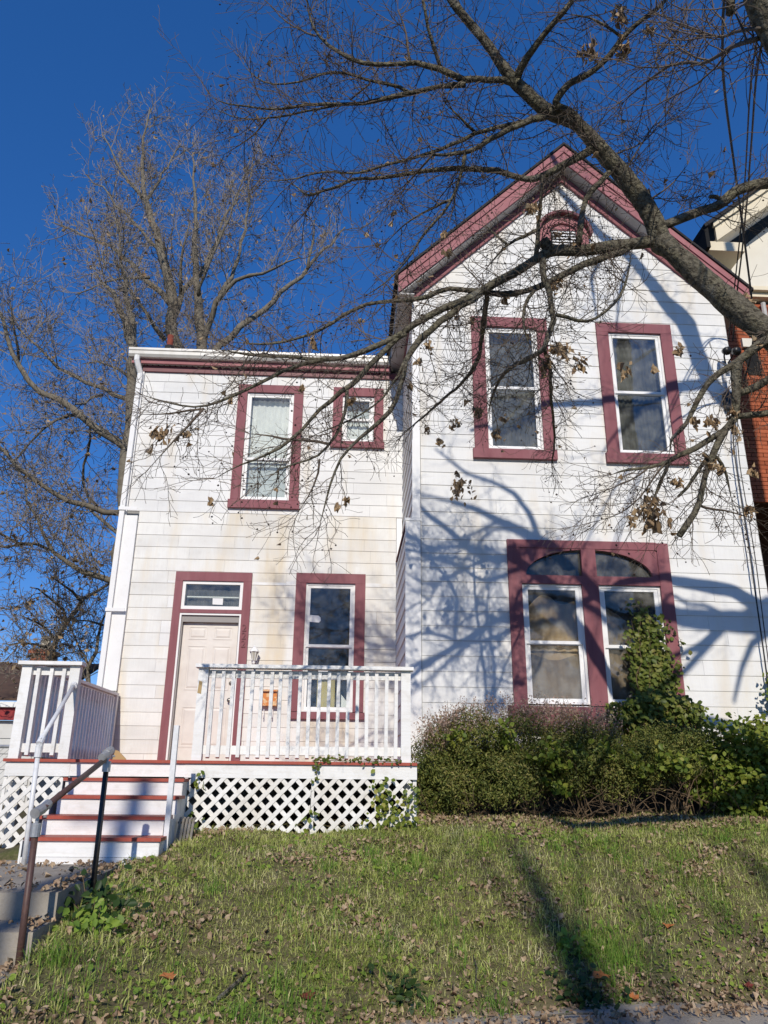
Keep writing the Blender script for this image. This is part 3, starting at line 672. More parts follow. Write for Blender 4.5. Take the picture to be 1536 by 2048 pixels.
# boards on the side wall (run back along y)
def side_boards(x, y0, y1, z0, z1, m):
    z = z0
    while z < z1-0.02:
        zt = min(z+0.2, z1)
        mb = MB()
        mb.hexa([(x-0.023, y0, z), (x-0.0005, y0, z), (x-0.0005, y1, z), (x-0.023, y1, z),
                 (x-0.006, y0, zt-0.004), (x-0.0005, y0, zt-0.004), (x-0.0005, y1, zt-0.004), (x-0.006, y1, zt-0.004)])
        PIECES.append((0.12, mb, m))
        z += 0.2
side_boards(0.90, 10.03, 11.97, 3.42, 6.98, M['siding'])
side_boards(0.80, 10.03, 11.97, 0.15, 3.28, M['siding'])
PIECES.sort(key=lambda q: -q[0])
for _, mb, m in PIECES[:300]: obj('siding_board', mb, m, H)
rest_ = MB()
for _, mb, m in PIECES[300:]:
    rest_.add(np.concatenate(mb.v), mb.f)
if rest_.n: obj('siding_board', rest_, M['siding'], H, kind='stuff')
mb = MB(); mb.hexa([(0.77, 10.0, 3.29), (0.90, 10.0, 3.36), (0.90, 11.96, 3.36), (0.77, 11.96, 3.29), (0.77, 10.0, 3.31), (0.90, 10.0, 3.40), (0.90, 11.96, 3.40), (0.77, 11.96, 3.31)])
obj('bay_cap', mb, M['darkmauve'], H)
# corner boards, flat strips
box('corner_board', M['white'], H, 0.775, 0.985, 9.955, 10.0, -0.5, 3.34)
box('corner_board', M['white'], H, 0.872, 0.985, 9.957, 10.0, 3.39, 6.93)
box('corner_cap', M['white'], H, 0.77, 0.99, 9.95, 9.999, 3.345, 3.385)
box('corner_board', M['white'], H, 0.785, 0.875, 11.955, 12.0, 0.13, 4.05)
box('corner_board', M['white'], H, -3.663, -3.455, 11.935, 12.0, 1.18, 3.98)
box('corner_board', M['siding2'], H, -3.70, -3.46, 11.96, 12.0, -0.3, 1.175)
box('corner_board', M['white'], H, -3.74, -3.645, 11.955, 12.0, 3.99, 6.64)
# gable fascia, soffit, frieze and roof
YF = 9.72
for s in (-1, 1):
    def X(d): return APX+s*d
    D = 2.72
    def ztop(d): return 9.85-RK*d
    mb = MB(); mb.hexa([(X(0), YF, 9.85-0.34), (X(D), YF, ztop(D)-0.30), (X(D), YF+0.03, ztop(D)-0.30), (X(0), YF+0.03, 9.85-0.34),
                        (X(0), YF, 9.85), (X(D), YF, ztop(D)), (X(D), YF+0.03, ztop(D)), (X(0), YF+0.03, 9.85)])
    obj('gable_fascia', mb, M['pink'], H)
    mb = MB(); mb.hexa([(X(0), YF-0.022, 9.85-0.13), (X(D), YF-0.022, ztop(D)-0.13), (X(D), YF-0.001, ztop(D)-0.13), (X(0), YF-0.001, 9.85-0.13),
                        (X(0), YF-0.022, 9.846), (X(D), YF-0.022, ztop(D)-0.004), (X(D), YF-0.001, ztop(D)-0.004), (X(0), YF-0.001, 9.846)])
    obj('fascia_strip', mb, M['pink'], H)
    # soffit as three panels down each slope
    nP = 7
    for i in range(nP):
        a, c = D*i/nP+0.006, D*(i+1)/nP-0.006
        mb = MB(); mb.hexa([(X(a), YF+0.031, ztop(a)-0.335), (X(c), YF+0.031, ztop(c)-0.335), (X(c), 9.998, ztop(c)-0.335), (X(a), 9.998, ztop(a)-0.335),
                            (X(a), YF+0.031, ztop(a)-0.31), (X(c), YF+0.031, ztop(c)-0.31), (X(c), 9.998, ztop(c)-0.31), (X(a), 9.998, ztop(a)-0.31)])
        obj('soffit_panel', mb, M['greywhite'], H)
    mb = MB(); mb.hexa([(X(0), 9.95, 9.345), (X(2.47), 9.95, 9.345-RK*2.47), (X(2.47), 9.999, 9.345-RK*2.47), (X(0), 9.999, 9.345),
                        (X(0), 9.95, 9.50), (X(2.47), 9.95, 9.50-RK*2.47), (X(2.47), 9.999, 9.50-RK*2.47), (X(0), 9.999, 9.50)])
    obj('frieze_board', mb, M['mauve'], H)
    D2 = 2.78
    mb = MB(); mb.hexa([(X(0), YF-0.05, 9.853), (X(D2), YF-0.05, 9.853-RK*D2), (X(D2), 20.3, 9.853-RK*D2), (X(0), 20.3, 9.853),
                        (X(0), YF-0.05, 9.90), (X(D2), YF-0.05, 9.90-RK*D2), (X(D2), 20.3, 9.90-RK*D2), (X(0), 20.3, 9.90)])
    obj('roof', mb, M['shingle'], H)
# left eave of the gabled wing: boxed soffit and fascia running back
box('eave_fascia', M['greywhite'], H, 0.655, 0.69, YF+0.032, 20.2, 6.88, 7.16)
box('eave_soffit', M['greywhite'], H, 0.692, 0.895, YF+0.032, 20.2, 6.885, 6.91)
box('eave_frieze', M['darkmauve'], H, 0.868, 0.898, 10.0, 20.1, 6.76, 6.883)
box('eave_soffit', M['greywhite'], H, 5.802, 6.03, YF+0.032, 20.2, 6.885, 6.91)
# left wing eave: frieze, soffit, fascia, gutter, roof
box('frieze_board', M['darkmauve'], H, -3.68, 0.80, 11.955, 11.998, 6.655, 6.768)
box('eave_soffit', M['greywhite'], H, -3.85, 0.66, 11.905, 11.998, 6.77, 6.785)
for i in range(44):
    x = -3.62+i*0.098
    if x < 0.6: box('soffit_vent', M['dark'], H, x, x+0.018, 11.93, 11.97, 6.764, 6.769)
box('eave_fascia', M['pink'], H, -3.86, 0.65, 11.87, 11.90, 6.765, 6.97)
g = MB()
prof = [(11.868, 6.85), (11.80, 6.85), (11.765, 6.89), (11.762, 6.945), (11.745, 6.96), (11.745, 7.0), (11.868, 7.0)]
n = len(prof)
vs = [(-3.90, y, z) for y, z in prof] + [(0.64, y, z) for y, z in prof]
fs = [tuple(range(n)), tuple(range(2*n-1, n-1, -1))] + [(i, (i+1) % n, (i+1) % n+n, i+n) for i in range(n)]
g.add(vs, fs)
obj('gutter', g, M['gutter'], H)
for x in (-3.2, -2.0, -0.8, 0.3):
    box('gutter_strap', M['gutter'], H, x, x+0.02, 11.741, 11.868, 6.985, 7.004)
mb = MB(); mb.hexa([(-3.9, 11.80, 7.0), (0.66, 11.80, 7.0), (0.66, 20.2, 7.55), (-3.9, 20.2, 7.55), (-3.9, 11.80, 7.03), (0.66, 11.80, 7.03), (0.66, 20.2, 7.58), (-3.9, 20.2, 7.58)])
obj('roof', mb, M['shingle'], H)
box('rear_wall', M['room'], H, XL0, 0.86, 12.13, 20, 6.8, 6.99)
mb = MB(); mb.lathe((-3.55, 13.0, 7.1), [(0.055, 0), (0.06, 0.92), (0.045, 0.92), (0.045, 0.6)], 12)
vp = obj('vent_pipe', mb, M['ventred'], H, True)
mb = MB(); mb.lathe((-3.55, 13.0, 7.08), [(0.16, 0), (0.085, 0.70), (0.06, 0.72)], 12)
obj('vent_collar', mb, M['shingle'], vp)
# downspout with elbow and straps
mb = MB(); mb.tube([(-3.755, 11.80, 6.86), (-3.755, 11.80, 6.78), (-3.735, 11.84, 6.70), (-3.70, 11.91, 6.58), (-3.70, 11.915, 6.45)], 0.05, 8)
obj('downspout_elbow', mb, M['white'], H)
mb = MB(); mb.box(-3.742, -3.664, 11.88, 11.94, 1.15, 6.52)
obj('downspout', mb, M['white'], H)
for z in (4.05, 2.38):
    box('downspout_strap', M['white'], H, -3.755, -3.46, 11.862, 11.87, z, z+0.055)

# ---- windows
def trim(w, yw, x0, x1, z0, z1, tl, tr, tt, m=None):
    """three casing boards, mitred look by butting the sides under the head"""
    m = m or M['mauve']
    box('casing', m, w, x0-tl, x0, yw-0.05, yw-0.001, z0, z1)
    box('casing', m, w, x1, x1+tr, yw-0.05, yw-0.001, z0, z1)
    box('casing', m, w, x0-tl, x1+tr, yw-0.052, yw-0.001, z1+0.001, z1+tt)

def sash(w, yw, x0, x1, z0, z1, zm, gm=0.075, gl=None, gu=None, lower_in=0.025, parent_frame=None):
    """frame, two sashes with rails and panes"""
    f = MB()
    e = 0.032
    f.box(x0, x0+e, yw-0.012, yw+0.09, z0, z1); f.box(x1-e, x1, yw-0.012, yw+0.09, z0, z1)
    f.box(x0+e, x1-e, yw-0.012, yw+0.09, z1-e, z1); f.box(x0+e, x1-e, yw-0.012, yw+0.09, z0, z0+e)
    obj('frame', f, M['white'], w)
    for (a, c, yy, gm_) in ((zm, z1-e, yw, gu), (z0+e, zm+0.03, yw+lower_in, gl)):
        s = MB()
        q = gm-e
        s.box(x0+e+.001, x0+e+q, yy, yy+0.03, a, c); s.box(x1-e-q, x1-e-.001, yy, yy+0.03, a, c)
        s.box(x0+e+q, x1-e-q, yy+.0005, yy+0.0295, c-0.042, c); s.box(x0+e+q, x1-e-q, yy+.0005, yy+0.0295, a, a+0.042)
        obj('sash', s, M['white'], w)
        p = MB(); p.box(x0+e+q, x1-e-q, yy+0.012, yy+0.016, a+0.042, c-0.042)
        obj('pane', p, gm_ or M['glass'], w)

def window(x0, x1, z0, z1, zm, yw, tl, tr, tt, sill, label=None, gl=None, gu=None, gm=0.075):
    w = bpy.data.objects.new('window', None)
    COL.objects.link(w)
    w.parent = H
    w.matrix_parent_inverse = Matrix.Translation(-H.location)
    if label: w['label'] = label
    trim(w, yw, x0, x1, z0, z1, tl, tr, tt)
    sash(w, yw, x0, x1, z0, z1, zm, gm, gl, gu)
    if sill:
        mb = MB(); mb.hexa([(x0-tl-0.03, yw-0.075, z0-sill), (x1+tr+0.02, yw-0.075, z0-sill), (x1+tr+0.02, yw, z0-sill), (x0-tl-0.03, yw, z0-sill),
                            (x0-tl-0.03, yw-0.075, z0-0.012), (x1+tr+0.02, yw-0.075, z0-0.012), (x1+tr+0.02, yw, z0-0.001), (x0-tl-0.03, yw, z0-0.001)])
        obj('sill', mb, M['mauve'], w)
    return w
def sheet(name, m, w, x0, x1, y, z0, z1, wob=0.02, k=24, phase=0.0, zfun=None):
    """hanging cloth with vertical folds"""
    V, F = [], []
    for i in range(k+1):
        x = x0+(x1-x0)*i/k
        yy = y+wob*math.sin(i*1.7+phase)+wob*0.5*math.sin(i*0.6)
        zt = z1+(zfun((x-x0)/(x1-x0)) if zfun else 0)
        V += [(x, yy, z0), (x, yy+0.2*wob, (z0+zt)/2), (x, yy, zt)]
    for i in range(k):
        for j in range(2):
            F.append((i*3+j, i*3+3+j, i*3+4+j, i*3+1+j))
    mb = MB(); mb.add(V, F)
    return obj(name, mb, m, w, True)

w = window(-1.83, -1.02, 4.32, 6.31, 5.05, 12.0, 0.16, 0.16, 0.145, 0.155, 'tall left window over the front door with lace in the upper part')
sheet('curtain', M['whitecloth'], w, -1.80, -1.05, 12.16, 5.06, 6.25, 0.012, 30)
sheet('blind', M['palecloth'], w, -1.80, -1.05, 12.20, 4.34, 5.10, 0.004, 12)
w = window(-0.17, 0.385, 5.43, 6.30, 5.84, 12.0, 0.165, 0.16, 0.16, 0.12, 'small square window beside the gabled wing', gm=0.085)
sheet('curtain', M['whitecloth'], w, -0.15, 0.37, 12.16, 5.45, 5.86, 0.012, 20)
sheet('blind', M['palecloth'], w, -0.15, 0.37, 12.20, 5.84, 6.27, 0.004, 12)
w = window(-0.665, 0.12, 0.915, 2.92, 1.90, 12.0, 0.165, 0.165, 0.16, 0.11, 'porch window with paper notices on the glass')
sheet('curtain', M['yellowcloth'], w, -0.44, -0.16, 12.2, 0.95, 1.46, 0.012, 14)
sheet('curtain', M['whitecloth'], w, -0.06, 0.09, 12.18, 0.95, 1.2, 0.012, 10, zfun=lambda t: -0.18*t)
mb = MB(); mb.prism([(-0.59, 2.30), (-0.44, 2.29), (-0.415, 2.32), (-0.42, 2.37), (-0.45, 2.40), (-0.585, 2.41)], 12.008, 12.0115)
obj('paper_notice', mb, M['paper'], w)
mb = MB(); mb.prism([(-0.43, 1.50), (-0.28, 1.47), (-0.27, 1.58), (-0.42, 1.60)], 12.033, 12.0365)
obj('paper_notice', mb, M['paper'], w)
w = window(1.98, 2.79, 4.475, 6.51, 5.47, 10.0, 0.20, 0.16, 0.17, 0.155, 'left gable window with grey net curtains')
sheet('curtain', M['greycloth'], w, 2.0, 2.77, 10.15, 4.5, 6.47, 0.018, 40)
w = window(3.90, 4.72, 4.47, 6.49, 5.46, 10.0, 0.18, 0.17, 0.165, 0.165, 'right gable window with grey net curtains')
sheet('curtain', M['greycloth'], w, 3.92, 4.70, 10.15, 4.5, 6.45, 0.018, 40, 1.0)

# ---- the big ground-floor window: two sashes under an arched, divided light
w = bpy.data.objects.new('window', None); COL.objects.link(w); w.parent = H
w.matrix_parent_inverse = Matrix.Translation(-H.location)
w['label'] = 'wide twin window under a half-round light in a mauve surround'
box('casing', M['mauve'], w, 2.18, 2.36, 9.95, 9.999, 0.86, 2.995)
box('casing', M['mauve'], w, 4.275, 4.44, 9.945, 9.999, 0.86, 3.10)
box('casing', M['mauve'], w, 2.18, 4.274, 9.947, 9.999, 2.997, 3.11)
box('mullion', M['mauve'], w, 3.185, 3.415, 9.952, 9.999, 0.88, 2.49)
box('transom_bar', M['mauve'], w, 2.361, 4.274, 9.951, 9.999, 2.491, 2.61)
# spandrel board with the half-round opening cut out, centre post
cx, R1, hz, z0 = 3.305, 0.88, 0.375, 2.611
mb = MB()
NA = 24
for i in range(NA):
    a0, a1 = math.pi*i/NA, math.pi*(i+1)/NA
    p0 = (cx-R1*math.cos(a0), z0+hz*math.sin(a0)); p1 = (cx-R1*math.cos(a1), z0+hz*math.sin(a1))
    mb.prism([p0, p1, (p1[0], 2.996), (p0[0], 2.996)], 9.958, 9.999)
mb.box(2.361, cx-R1, 9.958, 9.999, z0, 2.996); mb.box(cx+R1, 4.274, 9.958, 9.999, z0, 2.996)
obj('spandrel', mb, M['mauve'], w)
box('centre_post', M['mauve'], w, 3.205, 3.405, 9.951, 9.999, 2.611, 2.994)
for sx in (-1, 1):
    poly = [(cx+sx*0.10, z0)]
    for i in range(13):
        a = math.pi/2*i/12
        poly.append((cx+sx*(R1+0.01)*math.cos(a), z0+(hz+0.01)*math.sin(a)))
    poly = [p for p in poly if abs(p[0]-cx) >= 0.0999]+[(cx+sx*0.10, z0+hz)]
    if sx < 0: poly = poly[::-1]
    mb = MB(); mb.prism(poly, 10.03, 10.035)
    obj('pane', mb, M['glassdirty'], w)
sheet('curtain', M['greycloth'], w, 2.42, 4.2, 10.3, 2.56, 3.05, 0.02, 30)
sash(w, 10.0, 2.361, 3.184, 0.90, 2.489, 1.68, 0.085, M['glassdirty'], M['glassdirty'])
sash(w, 10.0, 3.416, 4.274, 0.90, 2.489, 1.64, 0.085, M['glassdirty'], M['glassdirty'])
sheet('curtain', M['tancloth'], w, 2.40, 3.15, 10.10, 1.60, 2.22, 0.018, 20, zfun=lambda t: 0.10*math.sin(t*3.0)-0.06*math.cos(t*9))
sheet('curtain', M['browncloth'], w, 2.40, 3.15, 10.085, 0.95, 1.54, 0.014, 20, zfun=lambda t: 0.045*math.cos(t*6.3)-0.02)
sheet('curtain', M['tancloth'], w, 2.40, 3.15, 10.14, 0.95, 1.62, 0.01, 20)
sheet('curtain', M['browncloth'], w, 3.45, 4.25, 10.10, 0.95, 2.10, 0.018, 20, zfun=lambda t: 0.12*math.cos(t*5.0))
sheet('curtain', M['tancloth'], w, 3.45, 4.25, 10.13, 0.95, 1.38, 0.015, 20)
mb = MB(); mb.hexa([(2.10, 9.78, 0.62), (4.52, 9.78, 0.60), (4.52, 9.998, 0.60), (2.10, 9.998, 0.62), (2.10, 9.74, 0.85), (4.52, 9.74, 0.83), (4.52, 9.998, 0.86), (2.10, 9.998, 0.88)])
obj('window_box', mb, M['mauve'], w)

# ---- gable vent
v = MB(); 
cx, zb = 3.335, 8.06
NA = 16
for i in range(NA):
    a0, a1 = math.pi*i/NA, math.pi*(i+1)/NA
    c = lambda r, a: (cx-r*math.cos(a), zb+0.20+r*0.95*math.sin(a))
    v.prism([c(0.25, a0), c(0.25, a1), c(0.40, a1), c(0.40, a0)], 9.95, 9.998)
v.box(cx-0.40, cx-0.25, 9.95, 9.998, zb, zb+0.20); v.box(cx+0.25, cx+0.40, 9.95, 9.998, zb, zb+0.20)
gv = obj('gable_vent', v, M['pink'], H)
h = MB()
for i in range(NA):
    a0, a1 = math.pi*(i)/NA, math.pi*(i+1)/NA
    c = lambda r, a: (cx-r*math.cos(a), zb+0.20+r*0.95*math.sin(a))
    h.prism([c(0.402, a0), c(0.402, a1), c(0.45, a1), c(0.45, a0)], 9.86, 9.998)
obj('hood', h, M['darkmauve'], gv)
mb = MB(); mb.prism([(cx-0.25*math.cos(math.pi*i/12), zb+0.2+0.24*math.sin(math.pi*i/12)) for i in range(13)]+[(cx+0.25, zb), (cx-0.25, zb)], 9.985, 9.999)
obj('vent_panel', mb, M['pink'], gv)
for i in range(5):
    z = zb+0.02+i*0.058
    mb = MB(); mb.hexa([(cx-0.19, 9.955, z), (cx+0.19, 9.955, z), (cx+0.19, 9.972, z+0.006), (cx-0.19, 9.972, z+0.006), (cx-0.19, 9.966, z+0.034), (cx+0.19, 9.966, z+0.034), (cx+0.19, 9.983, z+0.04), (cx-0.19, 9.983, z+0.04)])
    obj('louvre', mb, M['white'], gv)
mb = MB(); mb.box(cx-0.21, cx+0.21, 9.982, 9.9845, zb+0.01, zb+0.32)
obj('vent_backing', mb, M['dark'], gv)

# ---- front door, transom light, house number
d = bpy.data.objects.new('front_door', None); COL.objects.link(d); d.parent = H
d.matrix_parent_inverse = Matrix.Translation(-H.location)
box('casing', M['mauve'], d, -2.745, -2.625, 11.95, 11.999, 0.14, 2.915)
box('casing', M['mauve'], d, -1.665, -1.535, 11.95, 11.999, 0.14, 2.915)
box('casing', M['mauve'], d, -2.745, -1.535, 11.948, 11.999, 2.916, 3.06)
box('transom_bar', M['mauve'], d, -2.624, -1.666, 11.952, 11.999, 2.395, 2.455)
f = MB()
f.box(-2.624, -2.575, 11.975, 12.06, 2.456, 2.914); f.box(-1.715, -1.666, 11.975, 12.06, 2.456, 2.914)
f.box(-2.575, -1.715, 11.975, 12.06, 2.866, 2.914); f.box(-2.575, -1.715, 11.975, 12.06, 2.456, 2.512)
obj('transom_frame', f, M['white'], d)
f = MB(); f.box(-2.555, -1.735, 12.03, 12.05, 2.66, 2.68)
obj('transom_rail', f, M['white'], d)
mb = MB(); mb.box(-2.575, -1.715, 12.0, 12.004, 2.512, 2.866)
obj('pane', mb, M['glass'], d)
sheet('curtain', M['greycloth'], d, -2.57, -1.72, 12.10, 2.5, 2.80, 0.008, 30)
mb = MB(); mb.prism([(-2.135, 2.545), (-1.975, 2.54), (-1.975, 2.645), (-2.14, 2.645)], 11.995, 11.9985)
obj('paper_notice', mb, M['paper'], d)
f = MB()
f.box(-2.624, -2.597, 11.962, 11.999, 0.14, 2.394); f.box(-1.692, -1.666, 11.962, 11.999, 0.14, 2.394); f.box(-2.597, -1.692, 11.962, 11.999, 2.366, 2.394)
obj('door_frame', f, M['white'], d)
f = MB()
f.box(-2.624, -2.576, 12.0, 12.13, 0.14, 2.39); f.box(-1.706, -1.66, 12.0, 12.13, 0.14, 2.39); f.box(-2.576, -1.706, 12.0, 12.13, 2.262, 2.39)
f.box(-2.576, -1.706, 11.99, 12.13, 0.14, 0.17)
obj('jamb', f, M['jamb'], d)
sl = MB(); sl.box(-2.575, -1.707, 12.075, 12.115, 0.172, 2.26)
slab = obj('door_slab', sl, M['door'], d)
for (a, b2, z0_, z1_) in ((-2.48, -2.19, 2.0, 2.2), (-2.09, -1.80, 2.0, 2.2), (-2.48, -2.19, 1.22, 1.90), (-2.09, -1.80, 1.22, 1.90), (-2.48, -2.19, 0.38, 0.97), (-2.09, -1.80, 0.38, 0.97)):
    p = MB()
    # sunk moulding ring round a raised field
    p.box(a, b2, 12.068, 12.0745, z0_, z0_+0.014); p.box(a, b2, 12.068, 12.0745, z1_-0.014, z1_)
    p.box(a, a+0.014, 12.068, 12.0745, z0_+0.014, z1_-0.014); p.box(b2-0.014, b2, 12.068, 12.0745, z0_+0.014, z1_-0.014)
    p.hexa([(a+0.03, 12.0745, z0_+0.03), (b2-0.03, 12.0745, z0_+0.03), (b2-0.03, 12.0745, z1_-0.03), (a+0.03, 12.0745, z1_-0.03),
            (a+0.055, 12.066, z0_+0.055), (b2-0.055, 12.066, z0_+0.055), (b2-0.055, 12.066, z1_-0.055), (a+0.055, 12.066, z1_-0.055)][4:]+[(a+0.03, 12.0745, z0_+0.03), (b2-0.03, 12.0745, z0_+0.03), (b2-0.03, 12.0745, z1_-0.03), (a+0.03, 12.0745, z1_-0.03)])
    obj('door_panel', p, M['door'], d)
mb = MB(); mb.lathe((-1.765, 12.074, 1.33), [(0.03, 0), (0.03, -0.012), (0.018, -0.02), (0.01, -0.03)], 12, 'y')
obj('deadbolt', mb, M['brass'], d, True)
mb = MB(); mb.lathe((-1.765, 12.074, 1.07), [(0.032, 0), (0.028, -0.01), (0.012, -0.02), (0.012, -0.04), (0.03, -0.05), (0.034, -0.065), (0.02, -0.08)], 12, 'y')
obj('door_knob', mb, M['brass'], d, True)
for i, z in enumerate((2.17, 2.045, 1.92)):
    fc = bpy.data.curves.new('house_number', 'FONT')
    fc.body = '2'
    fc.size = 0.15
    fc.extrude = 0.006
    fc.align_x = 'CENTER'
    fc.materials.append(M['darkmauve'])
    fo = bpy.data.objects.new('house_number', fc)
    COL.objects.link(fo)
    me = bpy.data.meshes.new_from_object(fo.evaluated_get(bpy.context.evaluated_depsgraph_get()))
    bpy.data.objects.remove(fo)
    me.transform(Matrix.Translation((-1.60, 11.942, z-0.05)) @ Matrix.Rotation(math.pi/2, 4, 'X'))
    link('house_number', me, None, d)

# ---- things fixed to the house front
t = thing('wall_lantern', (-1.41, 11.97, 1.6), 'small white carriage lantern on the wall right of the door', 'lantern')
mb = MB(); mb.box(-1.455, -1.365, 11.95, 11.977, 1.62, 1.80)
obj('backplate', mb, M['white'], t)
mb = MB(); mb.tube([(-1.41, 11.95, 1.66), (-1.41, 11.90, 1.615), (-1.41, 11.86, 1.62), (-1.41, 11.85, 1.645)], 0.012, 6)
obj('arm', mb, M['white'], t)
mb = MB(); mb.lathe((-1.41, 11.85, 1.655), [(0.034, 0), (0.062, 0.13)], 6)
obj('lamp_glass', mb, M['lampglass'], t)
mb = MB()
for j in range(6):
    a = j*math.pi/3
    mb.bar((-1.41+0.036*math.cos(a), 11.85+0.036*math.sin(a), 1.655), (-1.41+0.065*math.cos(a), 11.85+0.065*math.sin(a), 1.786), 0.008, 0.008)
obj('cage', mb, M['white'], t)
mb = MB(); mb.lathe((-1.41, 11.85, 1.785), [(0.078, 0), (0.074, 0.012), (0.05, 0.045), (0.026, 0.07), (0.010, 0.078), (0.012, 0.09), (0.004, 0.10)], 8)
obj('roof_cap', mb, M['white'], t)
mb = MB(); mb.lathe((-1.41, 11.85, 1.60), [(0.015, 0), (0.024, 0.02), (0.016, 0.035), (0.038, 0.056)], 8)
obj('base_cup', mb, M['white'], t)

t = thing('mailbox', (-1.145, 11.975, 1.0), 'orange mailbox with a pale swirled pattern hung on the wall behind the porch balusters', 'mailbox')
mb = MB(); mb.box(-1.27, -1.03, 11.865, 11.976, 0.985, 1.195)
obj('box_body', mb, M['orange'], t)
mb = MB(); mb.hexa([(-1.278, 11.85, 1.196), (-1.022, 11.85, 1.196), (-1.022, 11.977, 1.215), (-1.278, 11.977, 1.215), (-1.278, 11.85, 1.215), (-1.022, 11.85, 1.215), (-1.022, 11.977, 1.237), (-1.278, 11.977, 1.237)])
obj('lid', mb, M['orange'], t)
mb = MB()
for i in range(8): mb.lathe((-1.255+i*0.03, 11.858, 1.19), [(0.014, -0.014), (0.014, 0.006)], 6)
obj('scalloped_edge', mb, M['redbrown'], t)
for x in (-1.22, -1.09):
    mb = MB(); mb.tube([(x, 11.96, 0.99), (x, 11.95, 0.86), (x, 11.93, 0.80), (x, 11.90, 0.81), (x, 11.89, 0.845)], 0.007, 5)
    obj('newspaper_hook', mb, M['white'], t)

t = thing('floodlight', (5.66, 9.97, 6.0), 'black twin floodlight on a white box high at the corner of the gabled wall', 'floodlight')
mb = MB(); mb.box(5.60, 5.74, 9.90, 9.975, 5.86, 6.02)
obj('junction_box', mb, M['white'], t)
for s in (-1, 1):
    mb = MB(); mb.tube([(5.67+s*0.02, 9.90, 5.98), (5.67+s*0.06, 9.84, 6.05), (5.67+s*0.07, 9.80, 6.10)], 0.012, 6)
    hd = obj('lamp_arm', mb, M['blackplastic'], t)
    mb = MB(); mb.tube([(5.67+s*0.065, 9.83, 6.14), (5.67+s*0.07, 9.78, 6.115), (5.67+s*0.075, 9.72, 6.085), (5.67+s*0.077, 9.70, 6.07)], [0.03, 0.05, 0.06, 0.066], 10)
    obj('lamp_head', mb, M['blackplastic'], t, True)
t = thing('meter_box', (5.62, 9.97, 5.2), 'dark grey service box on the wall below the floodlight', 'service box')
mb = MB(); mb.box(5.56, 5.70, 9.89, 9.975, 5.22, 5.48)
obj('box_body', mb, M['blackplastic'], t)
mb = MB(); mb.tube([(5.62, 9.93, 5.48), (5.62, 9.93, 5.84)], 0.02, 8)
obj('conduit', mb, M['greywhite'], t)

# ------------------------------------------------------------------ the porch
P = thing('porch', (-1.3, 10.2, -0.6), 'white railed wooden porch with red deck edge and lattice skirt in front of the door', 'porch')
for i in range(24):
    y0 = 8.47+i*0.1458
    mb = MB()
    mb.box(-3.52, 0.785, y0, y0+0.140, 0.105, 0.135) if y0 < 11.9 else mb.box(-3.52, 0.785, y0, 11.975, 0.105, 0.135)
    obj('deck_board', mb, M['deckred'], P)
box('fascia_board', M['porchwhite'], P, -1.655, 0.785, 8.50, 8.54, -0.035, 0.103)
box('fascia_board', M['porchwhite'], P, -3.50, -2.84, 8.50, 8.54, -0.035, 0.103)
box('fascia_board', M['porchwhite'], P, -2.84, -1.656, 8.505, 8.54, -0.03, 0.103)
box('side_skirt', M['porchwhite'], P, -3.50, -3.46, 8.541, 11.95, -0.035, 0.103)
box('side_skirt', M['lattice'], P, 0.745, 0.783, 8.541, 9.95, -0.6, 0.103)
for x in (-3.40, -2.95, -1.72, 0.70):
    box('support_post', M['porchwhite'], P, x-0.045, x+0.045, 8.60, 8.69, -1.0, 0.10)
# lattice skirts: two layers of slats, each slat its own piece
def lattice(x0, x1, z0f, z1, y, name='lattice_panel', side=None):
    fr = MB()
    fr.box(x0, x0+0.03, y-0.012, y+0.0, min(z0f(x0), z0f(x0+0.03)), z1)
    root = obj(name, fr, M['lattice'], P)
    pitch, wd = 0.150, 0.043
    for layer, s in ((0, 1), (1, -1)):
        y0 = y-0.022+layer*0.009
        c = -2.0
        while c < 6:
            # slat centre line  x = x0 + c + s*(z - z1)
            h = 0.9
            half = wd/math.sqrt(2)
            off = x0+(c if s > 0 else c)+0.0
            j = rnd.uniform(-0.004, 0.004)
            poly = [(off-half+j, z1), (off+half+j, z1), (off+half+s*-h, z1-h), (off-half+s*-h, z1-h)]
            poly = clip(poly, 1, 0, -x0); poly = clip(poly, -1, 0, x1) if len(poly) > 2 else []
            zb0, zb1 = z0f(x0), z0f(x1)
            m_ = (zb1-zb0)/(x1-x0)
            if len(poly) > 2: poly = clip(poly, -m_, 1, -(zb0-m_*x0))
            if len(poly) > 2 and max(p[1] for p in poly)-min(p[1] for p in poly) > 0.01:
                mb = MB(); mb.prism(poly, y0, y0+0.008)
                obj('lattice_slat', mb, M['lattice'], root)
            c += pitch
    return root
lattice(-1.645, -0.33, lambda x: -0.62+0.03*(x+1.64), -0.036, 8.52)
lattice(-0.325, 0.775, lambda x: -0.58+0.1*(x+0.33), -0.036, 8.515)
lattice(-3.50, -2.83, lambda x: -0.80, -0.036, 8.53)
